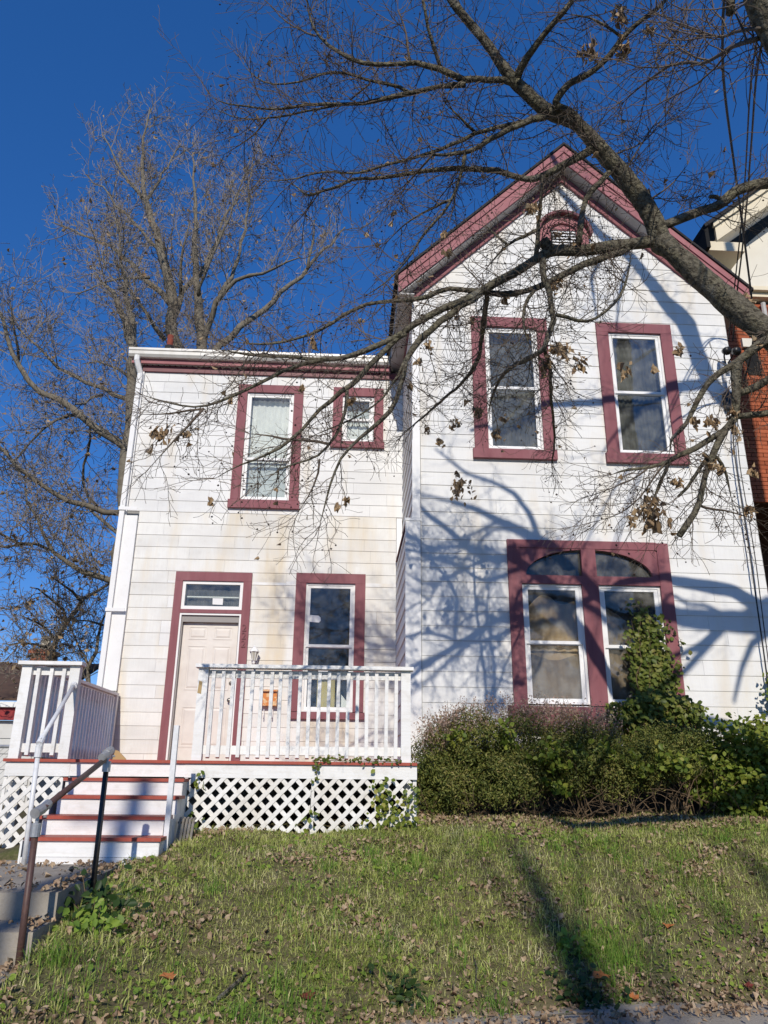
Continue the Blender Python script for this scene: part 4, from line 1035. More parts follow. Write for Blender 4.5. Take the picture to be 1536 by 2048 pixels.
# front railing
def railing(nm, x0, x1, y, bal, lab=None):
    r = MB(); r.box(x0-0.03, x1+0.03, y-0.07, y+0.08, 1.10, 1.138)
    R = obj(nm, r, M['porchwhite'], P, label=lab)
    for (a, c) in ((x0, x0+0.105), (x1-0.105, x1)):
        box('post', M['porchwhite'], R, a, c, y-0.02, y+0.07, 0.136, 1.099)
    box('rail', M['porchwhite'], R, x0+0.106, x1-0.106, y+0.03, y+0.068, 1.00, 1.085)
    box('rail', M['porchwhite'], R, x0+0.106, x1-0.106, y+0.03, y+0.068, 0.20, 0.29)
    for i in range(bal):
        x = x0+0.105+(x1-x0-0.21)*(i+0.55)/(bal+0.1)
        mb = MB(); t_ = rnd.uniform(-0.008, 0.008)
        mb.hexa([(x-0.019, y-0.008, 0.172), (x+0.019, y-0.008, 0.172), (x+0.019, y+0.029, 0.158), (x-0.019, y+0.029, 0.158),
                 (x-0.019+t_, y-0.008, 1.072), (x+0.019+t_, y-0.008, 1.072), (x+0.019+t_, y+0.029, 1.072), (x-0.019+t_, y+0.029, 1.072)])
        obj('baluster', mb, M['porchwhite'], R)
    return R
RF = railing('front_railing', -1.60, 0.72, 8.52, 20)
mb = MB(); mb.prism([(-1.595, 0.83), (-1.555, 0.82), (-1.55, 0.95), (-1.585, 0.96)], 8.496, 8.4995)
obj('bare_wood_patch', mb, M['cardboard'], RF)
railing('short_railing', -3.49, -2.875, 8.52, 3)
# rail along the left edge of the porch, back to the wall
r = MB(); r.box(-3.53, -3.40, 8.61, 11.93, 1.10, 1.138)
RS = obj('side_railing', r, M['porchwhite'], P)
box('rail', M['porchwhite'], RS, -3.485, -3.45, 8.60, 11.90, 0.93, 1.095)
box('rail', M['porchwhite'], RS, -3.485, -3.45, 8.60, 11.90, 0.20, 0.29)
box('post', M['porchwhite'], RS, -3.50, -3.41, 11.86, 11.945, 0.136, 1.099)
for i in range(26):
    y = 8.74+i*0.119
    box('baluster', M['porchwhite'], RS, -3.449, -3.414, y, y+0.036, 0.165, 1.07)
# the stair
W = thing('wooden_steps', (-2.2, 8.0, -0.76), 'white wooden porch steps with red-brown treads', 'steps')
LV = [(8.23, -0.045, -2.80, -1.60), (7.96, -0.205, -2.76, -1.58), (7.69, -0.375, -2.78, -1.63), (7.42, -0.54, -2.79, -1.60)]
prev = 8.50
for i, (yf, zt, x0, x1) in enumerate(LV):
    mb = MB(); mb.box(x0, x1, yf, prev-0.002 if i else 8.504, zt-0.03, zt)
    obj('tread', mb, M['deckred'], W)
    zb = LV[i+1][1] if i < 3 else -0.70
    mb = MB(); mb.box(x0+0.02, x1-0.02, yf+0.025, yf+0.05, zb+0.001, zt-0.031)
    obj('riser', mb, M['porchwhite'], W)
    prev = yf+0.025
box('riser', M['porchwhite'], W, -2.80, -1.60, 7.43, 7.46, -0.79, -0.702)
for x in (-2.81, -1.615):
    mb = MB()
    for i, (yf, zt, a, c) in enumerate(LV):
        y1 = 8.50 if i == 0 else LV[i-1][0]+0.02
        mb.box(x-0.018, x+0.0, yf+0.03, y1, -0.9, zt-0.032)
    obj('stringer', mb, M['porchwhite'], W)
t = tag(box('stair_post', M['whitepipe'], None, -1.632, -1.585, 7.66, 7.71, -0.78, 0.44), 'square white post standing at the right side of the porch steps', 'post')

# handrails made of pipe
t = thing('pipe_handrail', (-2.755, 7.38, -0.76), 'white pipe handrail rising from the walk to the porch post', 'handrail')
mb = MB(); mb.tube([(-2.745, 7.38, -0.79), (-2.765, 7.38, 0.16)], 0.021, 10)
obj('post', mb, M['whitepipe'], t, True)
mb = MB(); mb.tube([(-2.766, 7.39, 0.27), (-2.80, 7.75, 0.50), (-2.905, 8.46, 0.885)], 0.021, 10)
obj('rail', mb, M['whitepipe'], t, True)
mb = MB(); mb.tube([(-2.765, 7.38, 0.13), (-2.765, 7.38, 0.23)], 0.031, 10); mb.lathe((-2.765, 7.38, 0.24), [(0.012, 0), (0.012, 0.06)], 8); mb.tube([(-2.765, 7.37, 0.245), (-2.768, 7.43, 0.30)], 0.03, 10)
obj('elbow_fitting', mb, M['whitepipe'], t)
mb = MB(); mb.tube([(-2.90, 8.44, 0.87), (-2.91, 8.49, 0.895)], 0.036, 10)
obj('wall_flange', mb, M['whitepipe'], t)
t = thing('pipe_handrail', (-1.93, 5.6, -1.0), 'brown pipe handrail with galvanised elbows beside the concrete steps', 'handrail')
A0, A1 = (-1.945, 5.40, -1.30), (-1.965, 5.40, -0.37)
B0, B1 = (-1.875, 6.50, -1.02), (-1.885, 6.50, 0.03)
mb = MB(); mb.tube([A0, A1], 0.0215, 10); obj('post', mb, M['rust'], t, True, label='brown lower post')
mb = MB(); mb.tube([B0, B1], 0.0215, 10); obj('post', mb, M['blackpipe'], t, True, label='black upper post')
mb = MB(); mb.tube([(-1.955, 5.44, -0.225), (-1.892, 6.45, 0.10)], 0.0215, 10); obj('rail', mb, M['rust'], t, True)
for (p, d_) in ((A1, 1), (B1, -1)):
    mb = MB()
    mb.tube([(p[0], p[1], p[2]-0.02), (p[0], p[1], p[2]+0.06)], 0.032, 12)
    mb.tube([(p[0], p[1], p[2]+0.06), (p[0], p[1], p[2]+0.10)], 0.012, 8)
    mb.tube([(p[0]-0.005, p[1]-0.045, p[2]+0.12), (p[0]+0.005, p[1]+0.045, p[2]+0.145)], 0.033, 12)
    mb.tube([(p[0], p[1]+0.04*d_, p[2]+0.125+0.012*d_), (p[0]+0.01*d_, p[1]+0.13*d_, p[2]+0.13+0.045*d_)], 0.030, 12)
    mb.tube([(p[0]+0.03, p[1]+0.02, p[2]+0.10), (p[0]+0.05, p[1]+0.02, p[2]+0.10)], 0.008, 6)
    obj('elbow_fitting', mb, M['galv'], t)

# small things on and beside the porch
t = thing('iron_grille', (-1.55, 8.1, -0.72), 'weathered ribbed grey iron piece leaning against the right side of the steps', 'radiator')
for i in range(5):
    mb = MB(); x = -1.585+i*0.034
    mb.tube([(x-0.01, 8.02-i*0.01, -0.74), (x, 8.06-i*0.01, -0.60), (x+0.012, 8.09-i*0.01, -0.42), (x+0.014, 8.12, -0.41)], 0.014, 6)
    obj('rib', mb, M['radiator'], t)
mb = MB(); mb.bar((-1.60, 8.13, -0.45), (-1.43, 8.11, -0.45), 0.02, 0.03, (0, 0, 1)); mb.bar((-1.61, 8.07, -0.66), (-1.44, 8.05, -0.66), 0.02, 0.03, (0, 0, 1))
obj('cross_bar', mb, M['radiator'], t)
mb = MB(); mb.prism([(-3.25, 0.137), (-3.02, 0.137), (-3.06, 0.20), (-3.17, 0.30), (-3.21, 0.31)], 11.4, 11.42)
tag(obj('cardboard_scrap', mb, M['cardboard']), 'torn tan cardboard wedge at the foot of the wall on the porch deck', 'cardboard')
V, F = [], []
for i in range(7):
    for j in range(4):
        V.append((-2.98+i*0.07, 11.3+j*0.06, 0.140+0.012*abs(math.sin(i*2.1+j*1.3))))
for i in range(6):
    for j in range(3): F.append((i*4+j, i*4+4+j, i*4+5+j, i*4+1+j))
mb = MB(); mb.add(V, F)
o = obj('plastic_sheet', mb, M['blue'])
sm = o.modifiers.new('s', 'SOLIDIFY'); sm.thickness = 0.004
tag(o, 'crumpled blue plastic lying on the deck before the door', 'plastic sheet')

# ------------------------------------------------------------------ brick neighbour on the right
N_ = thing('brick_house', (9.5, 14, -0.5), 'orange-red brick house with cream gable and cornice beyond the white house', 'house')
b = MB(); b.box(6.25, 13.0, 11.58, 20, 4.35, 8.28); b.box(6.25, 13.0, 13.4, 20, -0.6, 4.349)
obj('brick_wall', b, M['mortar'], N_)
bm = MB(); bm.box(0, 0.205, 0, 0.05, 0, 0.064); bme = bm.mesh('brick'); bme.materials.append(M['brick'])
cnt = 0
rest = MB()
z = 4.36; k = 0
cells = []
while z < 8.2:
    x = 6.25+(k % 2)*0.107
    while x < 12.9:
        cells.append((x, z)); x += 0.2145
    z += 0.0745; k += 1
near = sorted(cells, key=lambda c: (abs(c[0]-7.0) > 0.72, -c[1]))
for i, (x, z) in enumerate(near):
    if i < 300:
        o = bpy.data.objects.new('brick', bme); COL.objects.link(o); o.parent = N_
        o.matrix_parent_inverse = Matrix.Translation(-N_.location)
        o.location = (x, 11.535+rnd.uniform(-0.003, 0.003), z)
    else:
        rest.box(x, x+0.205, 11.535, 11.579, z, z+0.064)
obj('brick', rest, M['brick'], N_, kind='stuff')
box('cornice', M['cream'], N_, 6.22, 13.2, 11.40, 11.62, 8.29, 8.38)
box('cornice', M['cream'], N_, 6.18, 13.2, 11.32, 11.62, 8.381, 8.46)
box('cornice', M['creamlight'], N_, 6.22, 13.2, 11.44, 11.62, 8.461, 8.58)
mb = MB(); mb.prism([(6.3, 8.581), (13.0, 8.581), (13.0, 10.6), (9.6, 11.6)], 11.52, 11.62)
obj('gable_wall', mb, M['creamlight'], N_)
sl_ = 0.78
mb = MB(); mb.hexa([(6.45, 10.95, 9.12), (10.2, 10.95, 9.12+sl_*3.75), (10.2, 11.0, 9.12+sl_*3.75), (6.45, 11.0, 9.12), (6.45, 10.95, 9.50), (10.2, 10.95, 9.50+sl_*3.75), (10.2, 11.0, 9.50+sl_*3.75), (6.45, 11.0, 9.50)])
obj('rake_board', mb, M['cream'], N_)
mb = MB(); mb.hexa([(6.40, 10.90, 9.38), (10.2, 10.90, 9.38+sl_*3.8), (10.2, 10.949, 9.38+sl_*3.8), (6.40, 10.949, 9.38), (6.40, 10.90, 9.56), (10.2, 10.90, 9.56+sl_*3.8), (10.2, 10.949, 9.56+sl_*3.8), (6.40, 10.949, 9.56)])
obj('rake_moulding', mb, M['cream'], N_)
mb = MB(); mb.hexa([(6.45, 11.001, 9.13), (10.2, 11.001, 9.13+sl_*3.75), (10.2, 11.52, 9.13+sl_*3.75), (6.45, 11.52, 9.13), (6.45, 11.001, 9.18), (10.2, 11.001, 9.18+sl_*3.75), (10.2, 11.52, 9.18+sl_*3.75), (6.45, 11.52, 9.18)])
obj('rake_soffit', mb, M['cream'], N_)
box('eave_return', M['cream'], N_, 6.30, 6.95, 10.98, 11.519, 8.93, 9.12)
mb = MB(); mb.hexa([(6.22, 10.85, 9.33), (10.2, 10.85, 9.57+sl_*3.8), (10.2, 20.2, 9.57+sl_*3.8), (6.22, 20.2, 9.33), (6.20, 10.85, 9.39), (10.2, 10.85, 9.63+sl_*3.8), (10.2, 20.2, 9.63+sl_*3.8), (6.20, 20.2, 9.39)])
obj('roof', mb, M['shingle'], N_)
box('eave_fascia', M['dark'], N_, 6.22, 6.29, 10.9, 20.2, 8.93, 9.40)
box('lintel', M['creamlight'], N_, 6.92, 7.25, 11.47, 11.534, 7.28, 7.45)
box('window_slot', M['dark'], N_, 6.96, 7.20, 11.52, 11.5345, 6.75, 7.279)
mb = MB(); mb.tube([(7.42, 11.47, 8.2), (7.42, 11.47, 4.4)], 0.045, 8)
obj('downspout', mb, M['greywhite'], N_)

# low outbuilding far left, chain-link fence
G = thing('outbuilding', (-12, 21, -0.6), 'low whitewashed outbuilding with red fascia and brown roof behind the porch', 'outbuilding')
box('wall', M['farwhite'], G, -18, -6.9, 18.2, 24, -0.8, 1.10)
for z in np.arange(-0.6, 1.05, 0.33):
    box('wall_board', M['farwhite'], G, -17.9, -6.95, 18.17, 18.199, z, z+0.30)
box('fascia', M['redband'], G, -18.2, -6.75, 18.05, 18.19, 1.11, 1.38)
box('gutter', M['white'], G, -18.3, -6.7, 17.95, 18.19, 1.381, 1.50)
mb = MB(); mb.hexa([(-18.3, 17.95, 1.52), (-6.6, 17.95, 1.52), (-6.6, 21.2, 2.72), (-18.3, 21.2, 2.72), (-18.3, 17.95, 1.58), (-6.6, 17.95, 1.58), (-6.6, 21.2, 2.80), (-18.3, 21.2, 2.80)])
obj('roof', mb, M['brownroof'], G)
mb = MB(); mb.box(-9.1, -8.55, 22.6, 23.2, 2.0, 3.25); mb.box(-9.16, -8.49, 22.54, 23.26, 3.25, 3.36)
ch = obj('chimney', mb, M['brick'], G)
mb = MB(); mb.lathe((-8.83, 22.9, 3.36), [(0.16, 0), (0.13, 0.35), (0.16, 0.38), (0.16, 0.42)], 10)
obj('chimney_pot', mb, M['cream'], ch)

t = thing('chain_link_fence', (-4.6, 9.4, -0.7), 'grey chain-link fence left of the porch', 'fence')
for x in (-6.9, -5.4, -3.78):
    mb = MB(); mb.tube([(x, 9.4, -0.9), (x, 9.4, 0.32)], 0.025, 8)
    obj('post', mb, M['galv'], t)
mb = MB(); mb.tube([(-6.9, 9.4, 0.28), (-3.78, 9.4, 0.28)], 0.02, 8)
obj('top_rail', mb, M['galv'], t)
mb = MB()
c = -1.1
while c < 3.2:
    for s in (1, -1):
        p = clip([( -6.9+c, -0.72), (-6.9+c+s*1.0, 0.28)], 1, 0, 100)
        x0_, z0_, x1_, z1_ = -6.9+c, -0.72, -6.9+c+s*1.0, 0.28
        t0, t1 = 0.0, 1.0
        for lim, sg in ((-6.9, 1), (-3.78, -1)):
            f0, f1 = sg*(x0_-lim), sg*(x1_-lim)
            if f0 < 0 and f1 < 0: t1 = -1
            elif f0 < 0: t0 = max(t0, f0/(f0-f1))
            elif f1 < 0: t1 = min(t1, f0/(f0-f1))
        if t1 > t0:
            q = lambda u: (x0_+(x1_-x0_)*u, 9.4+0.002*s, z0_+(z1_-z0_)*u)
            mb.tube([q(t0), q(t1)], 0.0022, 3, False)
    c += 0.072
obj('wire_mesh', mb, M['galv'], t, kind='stuff')
# ------------------------------------------------------------------ cables and pole
def cable(pts, r, label):
    mb = MB()
    P_ = np.array(pts, float)
    t = np.linspace(0, 1, len(P_)); tt = np.linspace(0, 1, 40)
    Q = np.stack([np.interp(tt, t, P_[:, i]) for i in range(3)], 1)
    K = np.array([0.25, 0.5, 0.25])
    for _ in range(12): Q[1:-1] = 0.25*Q[:-2]+0.5*Q[1:-1]+0.25*Q[2:]
    mb.tube(Q, r, 6)
    return tag(obj('utility_cable', mb, M['wire']), label, 'cable', 'utility cables running to the houses')
cable([(-0.8, -6, 4.6), (2.94, 4.5, 6.27), (4.03, 6.27, 6.62), (5.09, 8.03, 6.41), (5.70, 9.1, 5.85), (5.74, 9.96, 5.3)], 0.013, 'thick single black cable crossing the sky alone, left of the twisted pair')
mbp = np.array([(1.2, -4, 4.6), (3.32, 4.5, 6.3), (4.73, 7.15, 7.09), (5.38, 8.48, 7.34), (5.80, 9.97, 6.45)])
cable(mbp+np.array([0.0, 0, 0]), 0.009, 'thin black cable nearest the right edge, straighter of the close pair')
tt = np.linspace(0, 1, 30)
tw = np.stack([np.interp(tt, np.linspace(0, 1, 5), mbp[:, i]) for i in range(3)], 1)
tw[:, 0] += 0.05+0.03*np.sin(tt*34); tw[:, 2] += 0.03*np.cos(tt*34)
cable(tw, 0.011, 'wavy black cable twisting beside the straight one at the right edge')
cable([(5.72, 9.93, 5.3), (5.56, 9.90, 4.74), (5.57, 9.89, 3.18), (5.55, 9.88, 2.29), (5.54, 9.88, 1.3), (5.54, 9.95, 0.6)], 0.010, 'black cable running down the right end of the white gabled wall')
cable([(5.76, 9.93, 5.3), (5.62, 9.91, 4.5), (5.64, 9.89, 3.0), (5.60, 9.88, 2.0), (5.60, 9.95, 0.6)], 0.007, 'thinner black cable hanging down the corner right of its twin')
t = thing('utility_pole', (-2.98, -8.2, -1.7), 'tall grey wooden utility pole across the street', 'utility pole')
mb = MB(); mb.tube([(-2.98, -8.2, -1.8), (-2.98, -8.2, 9.0)], [0.12, 0.095], 12)
obj('pole', mb, M['polewood'], t, True)
mb = MB(); mb.box(-2.98-0.5, -2.98+0.5, -8.33, -8.25, 8.4, 8.5)
obj('cross_arm', mb, M['polewood'], t)

# ------------------------------------------------------------------ bare trees
def resample(P_, step):
    d_ = np.r_[0, np.cumsum(np.linalg.norm(np.diff(P_[:, :3], axis=0), axis=1))]
    n = max(3, int(d_[-1]/step)+2)
    s = np.linspace(0, d_[-1], n)
    # smooth interpolation (Catmull-like through averaged linear pieces)
    Q = np.stack([np.interp(s, d_, P_[:, i]) for i in range(P_.shape[1])], 1)
    for _ in range(2): Q[1:-1] = 0.25*Q[:-2]+0.5*Q[1:-1]+0.25*Q[2:]
    return Q, d_[-1]

def shoot(p, d, L, r0, r1, r, up, wig, n=6):
    pts = [p]
    st = L/n
    for i in range(n):
        d = d + r.normal(0, wig, 3); d[2] += up
        d = d/np.linalg.norm(d)
        pts.append(pts[-1]+d*st)
    return np.array(pts), np.linspace(r0, r1, n+1)

def twigs_of(mb, Q, r, spacing, Lm, up, depth=2, rmin=0.0026, wig=0.16, tips=None, spread=0.9, k=3, start=0.0, guard=None, flat=0.0):
    """side shoots along polyline Q (x,y,z,r), each with shoots of its own"""
    P_, R_ = Q[:, :3], Q[:, 3]
    d_ = np.r_[0, np.cumsum(np.linalg.norm(np.diff(P_, axis=0), axis=1))]
    tot = d_[-1]
    s = tot*start+spacing*r.uniform(0.2, 1)
    side = 1
    while s < tot:
        i = min(np.searchsorted(d_, s), len(P_)-1)
        i = max(i, 1)
        f = (s-d_[i-1])/max(1e-6, d_[i]-d_[i-1])
        p = P_[i-1]*(1-f)+P_[i]*f
        rr = R_[i-1]*(1-f)+R_[i]*f
        tan = P_[i]-P_[i-1]; tan = tan/(np.linalg.norm(tan)+1e-9)
        q = r.normal(0, 1, 3); q[1] *= (1-flat); q -= tan*q.dot(tan); q /= np.linalg.norm(q)+1e-9
        dd = tan*r.uniform(0.35, 1.0)+q*spread; dd /= np.linalg.norm(dd)
        L = Lm*r.uniform(0.35, 1.15)
        r0 = min(rr*0.6, max(rmin*1.4, L*0.0105))
        pts, rad = shoot(p, dd, L, r0, rmin*0.75, r, up, wig, 6 if depth > 1 else 4)
        if guard is None or guard(pts):
            mb.tube(pts, rad, k, False)
            if tips is not None: tips.append(pts[-1]); tips.append(pts[len(pts)//2])
            if depth > 1:
                twigs_of(mb, np.c_[pts, rad], r, spacing*0.62, Lm*0.48, up, depth-1, rmin, wig*1.25, tips, spread, k, 0.12, guard, flat)
        s += spacing*r.uniform(0.55, 1.45)

def guard_house(p):
    """keep shoots clear of walls and roofs"""
    x, y, z = p[:, 0], p[:, 1], p[:, 2]
    a = (y > 9.45) & (x > 0.5)
    b_ = (y > 11.5)
    return not (a.any() or b_.any())

F_ = thing('bare_tree', (6.5, 4.6, -1.48), 'big bare grey tree whose limbs cross the sky and the gable from the right', 'tree')
rt_ = np.random.RandomState(3)
tips = []
tw_mb = MB()
# trunk, out of the frame on the right
trunk = np.array([(6.65, 4.7, -1.7, .46), (6.55, 4.65, -1.2, .36), (6.50, 4.6, 0, .31), (6.42, 4.6, 1.5, .30), (6.35, 4.6, 3.0, .27), (6.3, 4.55, 4.4, .25), (6.3, 4.5, 6.2, .22), (6.3, 4.6, 8.3, .18), (6.4, 4.7, 10.5, .13), (6.3, 4.8, 12.5, .08)])
Q, _ = resample(trunk, 0.3); mb = MB(); mb.tube(Q[:, :3], Q[:, 3]*(1+0.05*np.sin(np.arange(len(Q))*1.9)), 14)
obj('trunk', mb, M['bark'], F_, True)
extra = [
 # limbs out of the frame that carry the visible ones or shade the wall
 [(6.40, 4.6, 0.9, .22), (5.8, 4.7, 1.4, .20), (4.9, 4.9, 2.1, .175), (4.3, 5.05, 2.55, .16), (3.77, 5.15, 2.99, .152)],
 [(6.38, 4.6, 2.2, .15), (4.9, 3.8, 2.75, .12), (3.2, 2.95, 2.85, .095), (2.13, 2.60, 2.86, .085)],
 [(6.3, 4.6, 4.6, .12), (5.0, 5.1, 5.15, .09), (4.09, 5.3, 5.18, .065)],
 [(6.35, 4.6, 3.0, .09), (4.7, 5.0, 3.4, .06), (3.60, 5.2, 3.52, .05)],
 [(6.3, 4.6, 7.9, .15), (5.29, 4.8, 8.24, .14), (5.1, 4.8, 8.53, .14), (4.99, 4.8, 8.92, .13), (4.83, 4.8, 9.53, .12), (4.57, 4.8, 9.97, .115), (4.1, 4.8, 10.78, .09), (3.63, 4.8, 11.19, .075), (3.03, 4.8, 12.04, .055), (2.5, 4.8, 12.9, .03)],
 [(6.3, 4.6, 7.7, .11), (5.11, 5.0, 8.42, .09), (4.55, 5.0, 8.32, .075), (4.08, 5.0, 8.13, .065), (3.5, 5.0, 8.05, .055), (2.63, 5.0, 7.97, .05), (2.32, 5.0, 7.86, .045), (1.86, 5.0, 7.6, .035), (1.42, 5.0, 7.51, .022)],
 [(6.3, 4.4, 5.2, .17), (5.34, 3.6, 5.53, .15), (4.74, 3.6, 5.55, .135), (4.19, 3.6, 5.58, .12), (3.79, 3.6, 5.64, .10), (3.37, 3.6, 5.59, .09), (2.98, 3.6, 5.86, .09), (2.6, 3.6, 6.35, .085), (2.27, 3.6, 6.63, .08), (1.72, 3.6, 6.9, .06), (1.44, 3.6, 7.04, .045), (1.02, 3.6, 7.18, .03)],
 [(3.6, 3.5, 5.6, .06), (3.2, 2.7, 5.95, .055), (2.52, 2.6, 6.40, .05), (1.82, 2.6, 6.21, .045), (1.33, 2.6, 5.87, .04), (0.92, 2.6, 5.50, .032), (0.39, 2.6, 5.04, .018)],
 [(5.3, 3.6, 5.55, .07), (4.87, 4.5, 5.06, .055), (4.41, 4.5, 4.71, .045), (3.95, 4.5, 4.5, .03)],
 [(2.27, 3.6, 6.63, .04), (1.71, 3.4, 7.01, .03), (1.21, 3.4, 6.75, .026), (0.86, 3.4, 6.66, .022), (0.62, 3.4, 6.44, .015)],
 [(1.72, 3.6, 6.9, .035), (1.44, 3.6, 7.08, .03), (1.02, 3.6, 7.18, .026), (0.56, 3.6, 7.28, .015)],
 [(2.27, 3.6, 6.59, .045), (2.16, 3.6, 6.99, .042), (1.95, 3.6, 7.32, .038), (1.67, 3.6, 7.47, .032), (1.25, 3.6, 7.61, .026), (0.82, 3.6, 7.98, .015)],
 [(1.95, 3.5, 6.8, .03), (1.63, 3.3, 6.99, .026), (1.19, 3.3, 6.48, .022), (0.91, 3.3, 6.05, .018), (0.76, 3.3, 5.61, .010)],
 [(2.3, 3.5, 6.6, .03), (1.74, 3.2, 6.62, .026), (1.42, 3.2, 6.12, .02), (1.2, 3.2, 5.64, .010)],
 [(1.33, 2.6, 5.87, .025), (1.41, 2.9, 5.71, .022), (1.45, 2.9, 5.28, .018), (1.48, 2.9, 4.8, .010)],
 [(1.5, 2.7, 6.0, .03), (1.36, 3.1, 5.62, .026), (0.96, 3.1, 5.72, .02), (0.56, 3.1, 5.56, .010)],
 [(3.6, 3.6, 5.6, .028), (3.77, 3.4, 5.75, .025), (4.05, 3.4, 6.06, .025), (4.2, 3.4, 5.84, .025), (4.45, 3.4, 5.91, .028), (4.9, 3.5, 5.6, .032)],
 [(5.4, 3.5, 5.9, .06), (4.69, 2.9, 5.87, .05), (4.14, 2.9, 5.32, .045), (3.58, 2.9, 4.83, .03)],
 [(5.6, 3.5, 5.6, .05), (5.04, 2.9, 5.64, .045), (4.83, 2.9, 5.27, .035), (4.67, 2.9, 4.85, .02)],
 [(4.1, 4.9, 10.8, .04), (3.76, 5.0, 10.97, .035), (3.43, 5.0, 10.23, .028), (3.46, 5.0, 9.45, .014)],
 [(4.4, 4.9, 8.25, .035), (4.05, 4.6, 8.35, .03), (3.66, 4.6, 7.88, .024), (3.33, 4.6, 7.43, .012)],
 [(4.3, 4.9, 10.5, .035), (4.11, 5.0, 10.64, .03), (3.87, 5.0, 10.02, .024), (3.73, 5.0, 9.19, .012)],
 [(4.57, 4.9, 9.97, .06), (4.8, 5.0, 9.75, .055), (4.98, 5.0, 9.52, .05), (5.06, 5.0, 8.94, .045), (5.05, 4.9, 8.6, .04)],
]
def barky(Q, k, seed):
    """lumpy cross-sections: ridges that wander along the limb and a few knots"""
    r_ = np.random.RandomState(seed)
    n = len(Q)
    d_ = np.r_[0, np.cumsum(np.linalg.norm(np.diff(Q[:, :3], axis=0), axis=1))][:, None]
    th = (np.arange(k)*2*math.pi/k)[None, :]
    m = 1+0.05*np.sin(3*th+2.1*d_+r_.rand()*6)+0.04*np.sin(5*th-6*d_+r_.rand()*6)+0.035*np.sin(2*th+13*d_)+0.05*np.sin(5.3*d_+r_.rand()*6)
    m = m+r_.normal(0, 0.025, (n, k))
    for _ in range(max(1, int(d_[-1, 0]*1.6))):
        a, s0 = r_.uniform(0, 6.28), r_.uniform(0, d_[-1, 0])
        w_ = r_.uniform(.04, .08)
        m = m+r_.uniform(.10, .28)*np.exp(-((d_-s0)/w_)**2)*np.exp(-((np.mod(th-a+math.pi, 2*math.pi)-math.pi)/.6)**2)
    return m
def limb(row, name='limb'):
    Q, L = resample(np.array(row, float), 0.045 if row[0][3] > 0.035 else 0.12)
    k = 12 if Q[0, 3] > 0.08 else (8 if Q[0, 3] > 0.025 else 5)
    wob = 1+0.07*np.sin(np.arange(len(Q))*0.9+L)+0.05*rt_.normal(size=len(Q))*(Q[:, 3] > 0.02)
    # knots and bends
    if Q[0, 3] <= 0.035: Q[1:-1, :3] += rt_.normal(0, 0.22, (len(Q)-2, 3))*np.minimum(Q[1:-1, 3:4], 0.05)
    mb = MB()
    if Q[0, 3] > 0.035: mb.tube(Q[:, :3], Q[:, 3], 16 if Q[0, 3] > 0.08 else 12, True, barky(Q, 16 if Q[0, 3] > 0.08 else 12, int(L*100)))
    else: mb.tube(Q[:, :3], Q[:, 3]*wob, k)
    return mb, Q[::2] if Q[0, 3] > 0.035 else Q, L
for row in extra:
    mb, Q, L = limb(row)
    obj('limb', mb, M['bark'], F_, True)
    Q2 = Q.copy()
    if row[0][0] < 5.24 or len(row) > 8:
        twigs_of(tw_mb, Q2, rt_, 0.17, 0.75, 0.02, 2, 0.0042, 0.2, tips, 0.9, 3, 0.25, guard_house)
seen_Q = []
for row in LIMBS:
    a = np.array(row, float).reshape(-1, 4); a[:, :3] /= 100; a[:, 3] /= 1000
    a[:, 3] = np.maximum(a[:, 3], 0.0022)
    if len(row) > 16 and a[-1, 3] < 0.012: a[-1, 3] = 0.0024
    mb, Q, L = limb(a)
    big = a[0, 3] > 0.035
    obj('limb' if big else 'branch', mb, M['bark'] if a[0, 3] > 0.012 else M['twig'], F_, True)
    seen_Q.append(Q)
    thick = a[0, 3]
    if a[-1, 3] < 0.012 and len(row) > 12:
        e = Q[-1, :3]; dv = Q[-1, :3]-Q[-3, :3]; dv /= np.linalg.norm(dv)+1e-9
        for _ in range(3):
            pts, rad = shoot(e, unit(dv+rt_.normal(0, .35, 3)), rt_.uniform(.25, .6), 0.0034, 0.0018, rt_, 0.03 if e[2] > 3.6 else -0.04, .16, 6)
            if guard_house(pts):
                tw_mb.tube(pts, rad, 3, False); tips.append(pts[-1])
                twigs_of(tw_mb, np.c_[pts, rad], rt_, .08, .25, .03, 1, .002, .2, tips, .95, 3, .1, guard_house)
    if thick > 0.09:
        twigs_of(tw_mb, Q, rt_, 0.22, 0.45, 0.03, 2, 0.0026, 0.22, tips, 1.0, 3, 0.0, guard_house)
    else:
        lo = a[:, 2].mean() < 3.6
        twigs_of(tw_mb, Q, rt_, 0.070, 0.60 if not lo else 0.45, 0.035 if not lo else -0.05, 2, 0.0029, 0.19, tips, 0.95, 3, 0.03, guard_house, 0.25)
o = obj('twigs', tw_mb, M['twig'], F_, kind='stuff')
# dried berries hanging from the twigs
bm_ = MB()
tp = np.array(tips)
sel = tp[(tp[:, 0] > -1.5) & (tp[:, 1] > 4.6)]
sel = sel[rt_.permutation(len(sel))[:1300]]
o8 = np.array([(1, 0, 0), (-1, 0, 0), (0, 1, 0), (0, -1, 0), (0, 0, 1), (0, 0, -1)], float)
f8 = [(0, 2, 4), (2, 1, 4), (1, 3, 4), (3, 0, 4), (2, 0, 5), (1, 2, 5), (3, 1, 5), (0, 3, 5)]
for p in sel:
    bm_.add(o8*rt_.uniform(0.008, 0.0115)+p-np.array((0, 0, rt_.uniform(0.0, 0.05))), f8)
obj('berries', bm_, M['berry'], F_, kind='stuff')
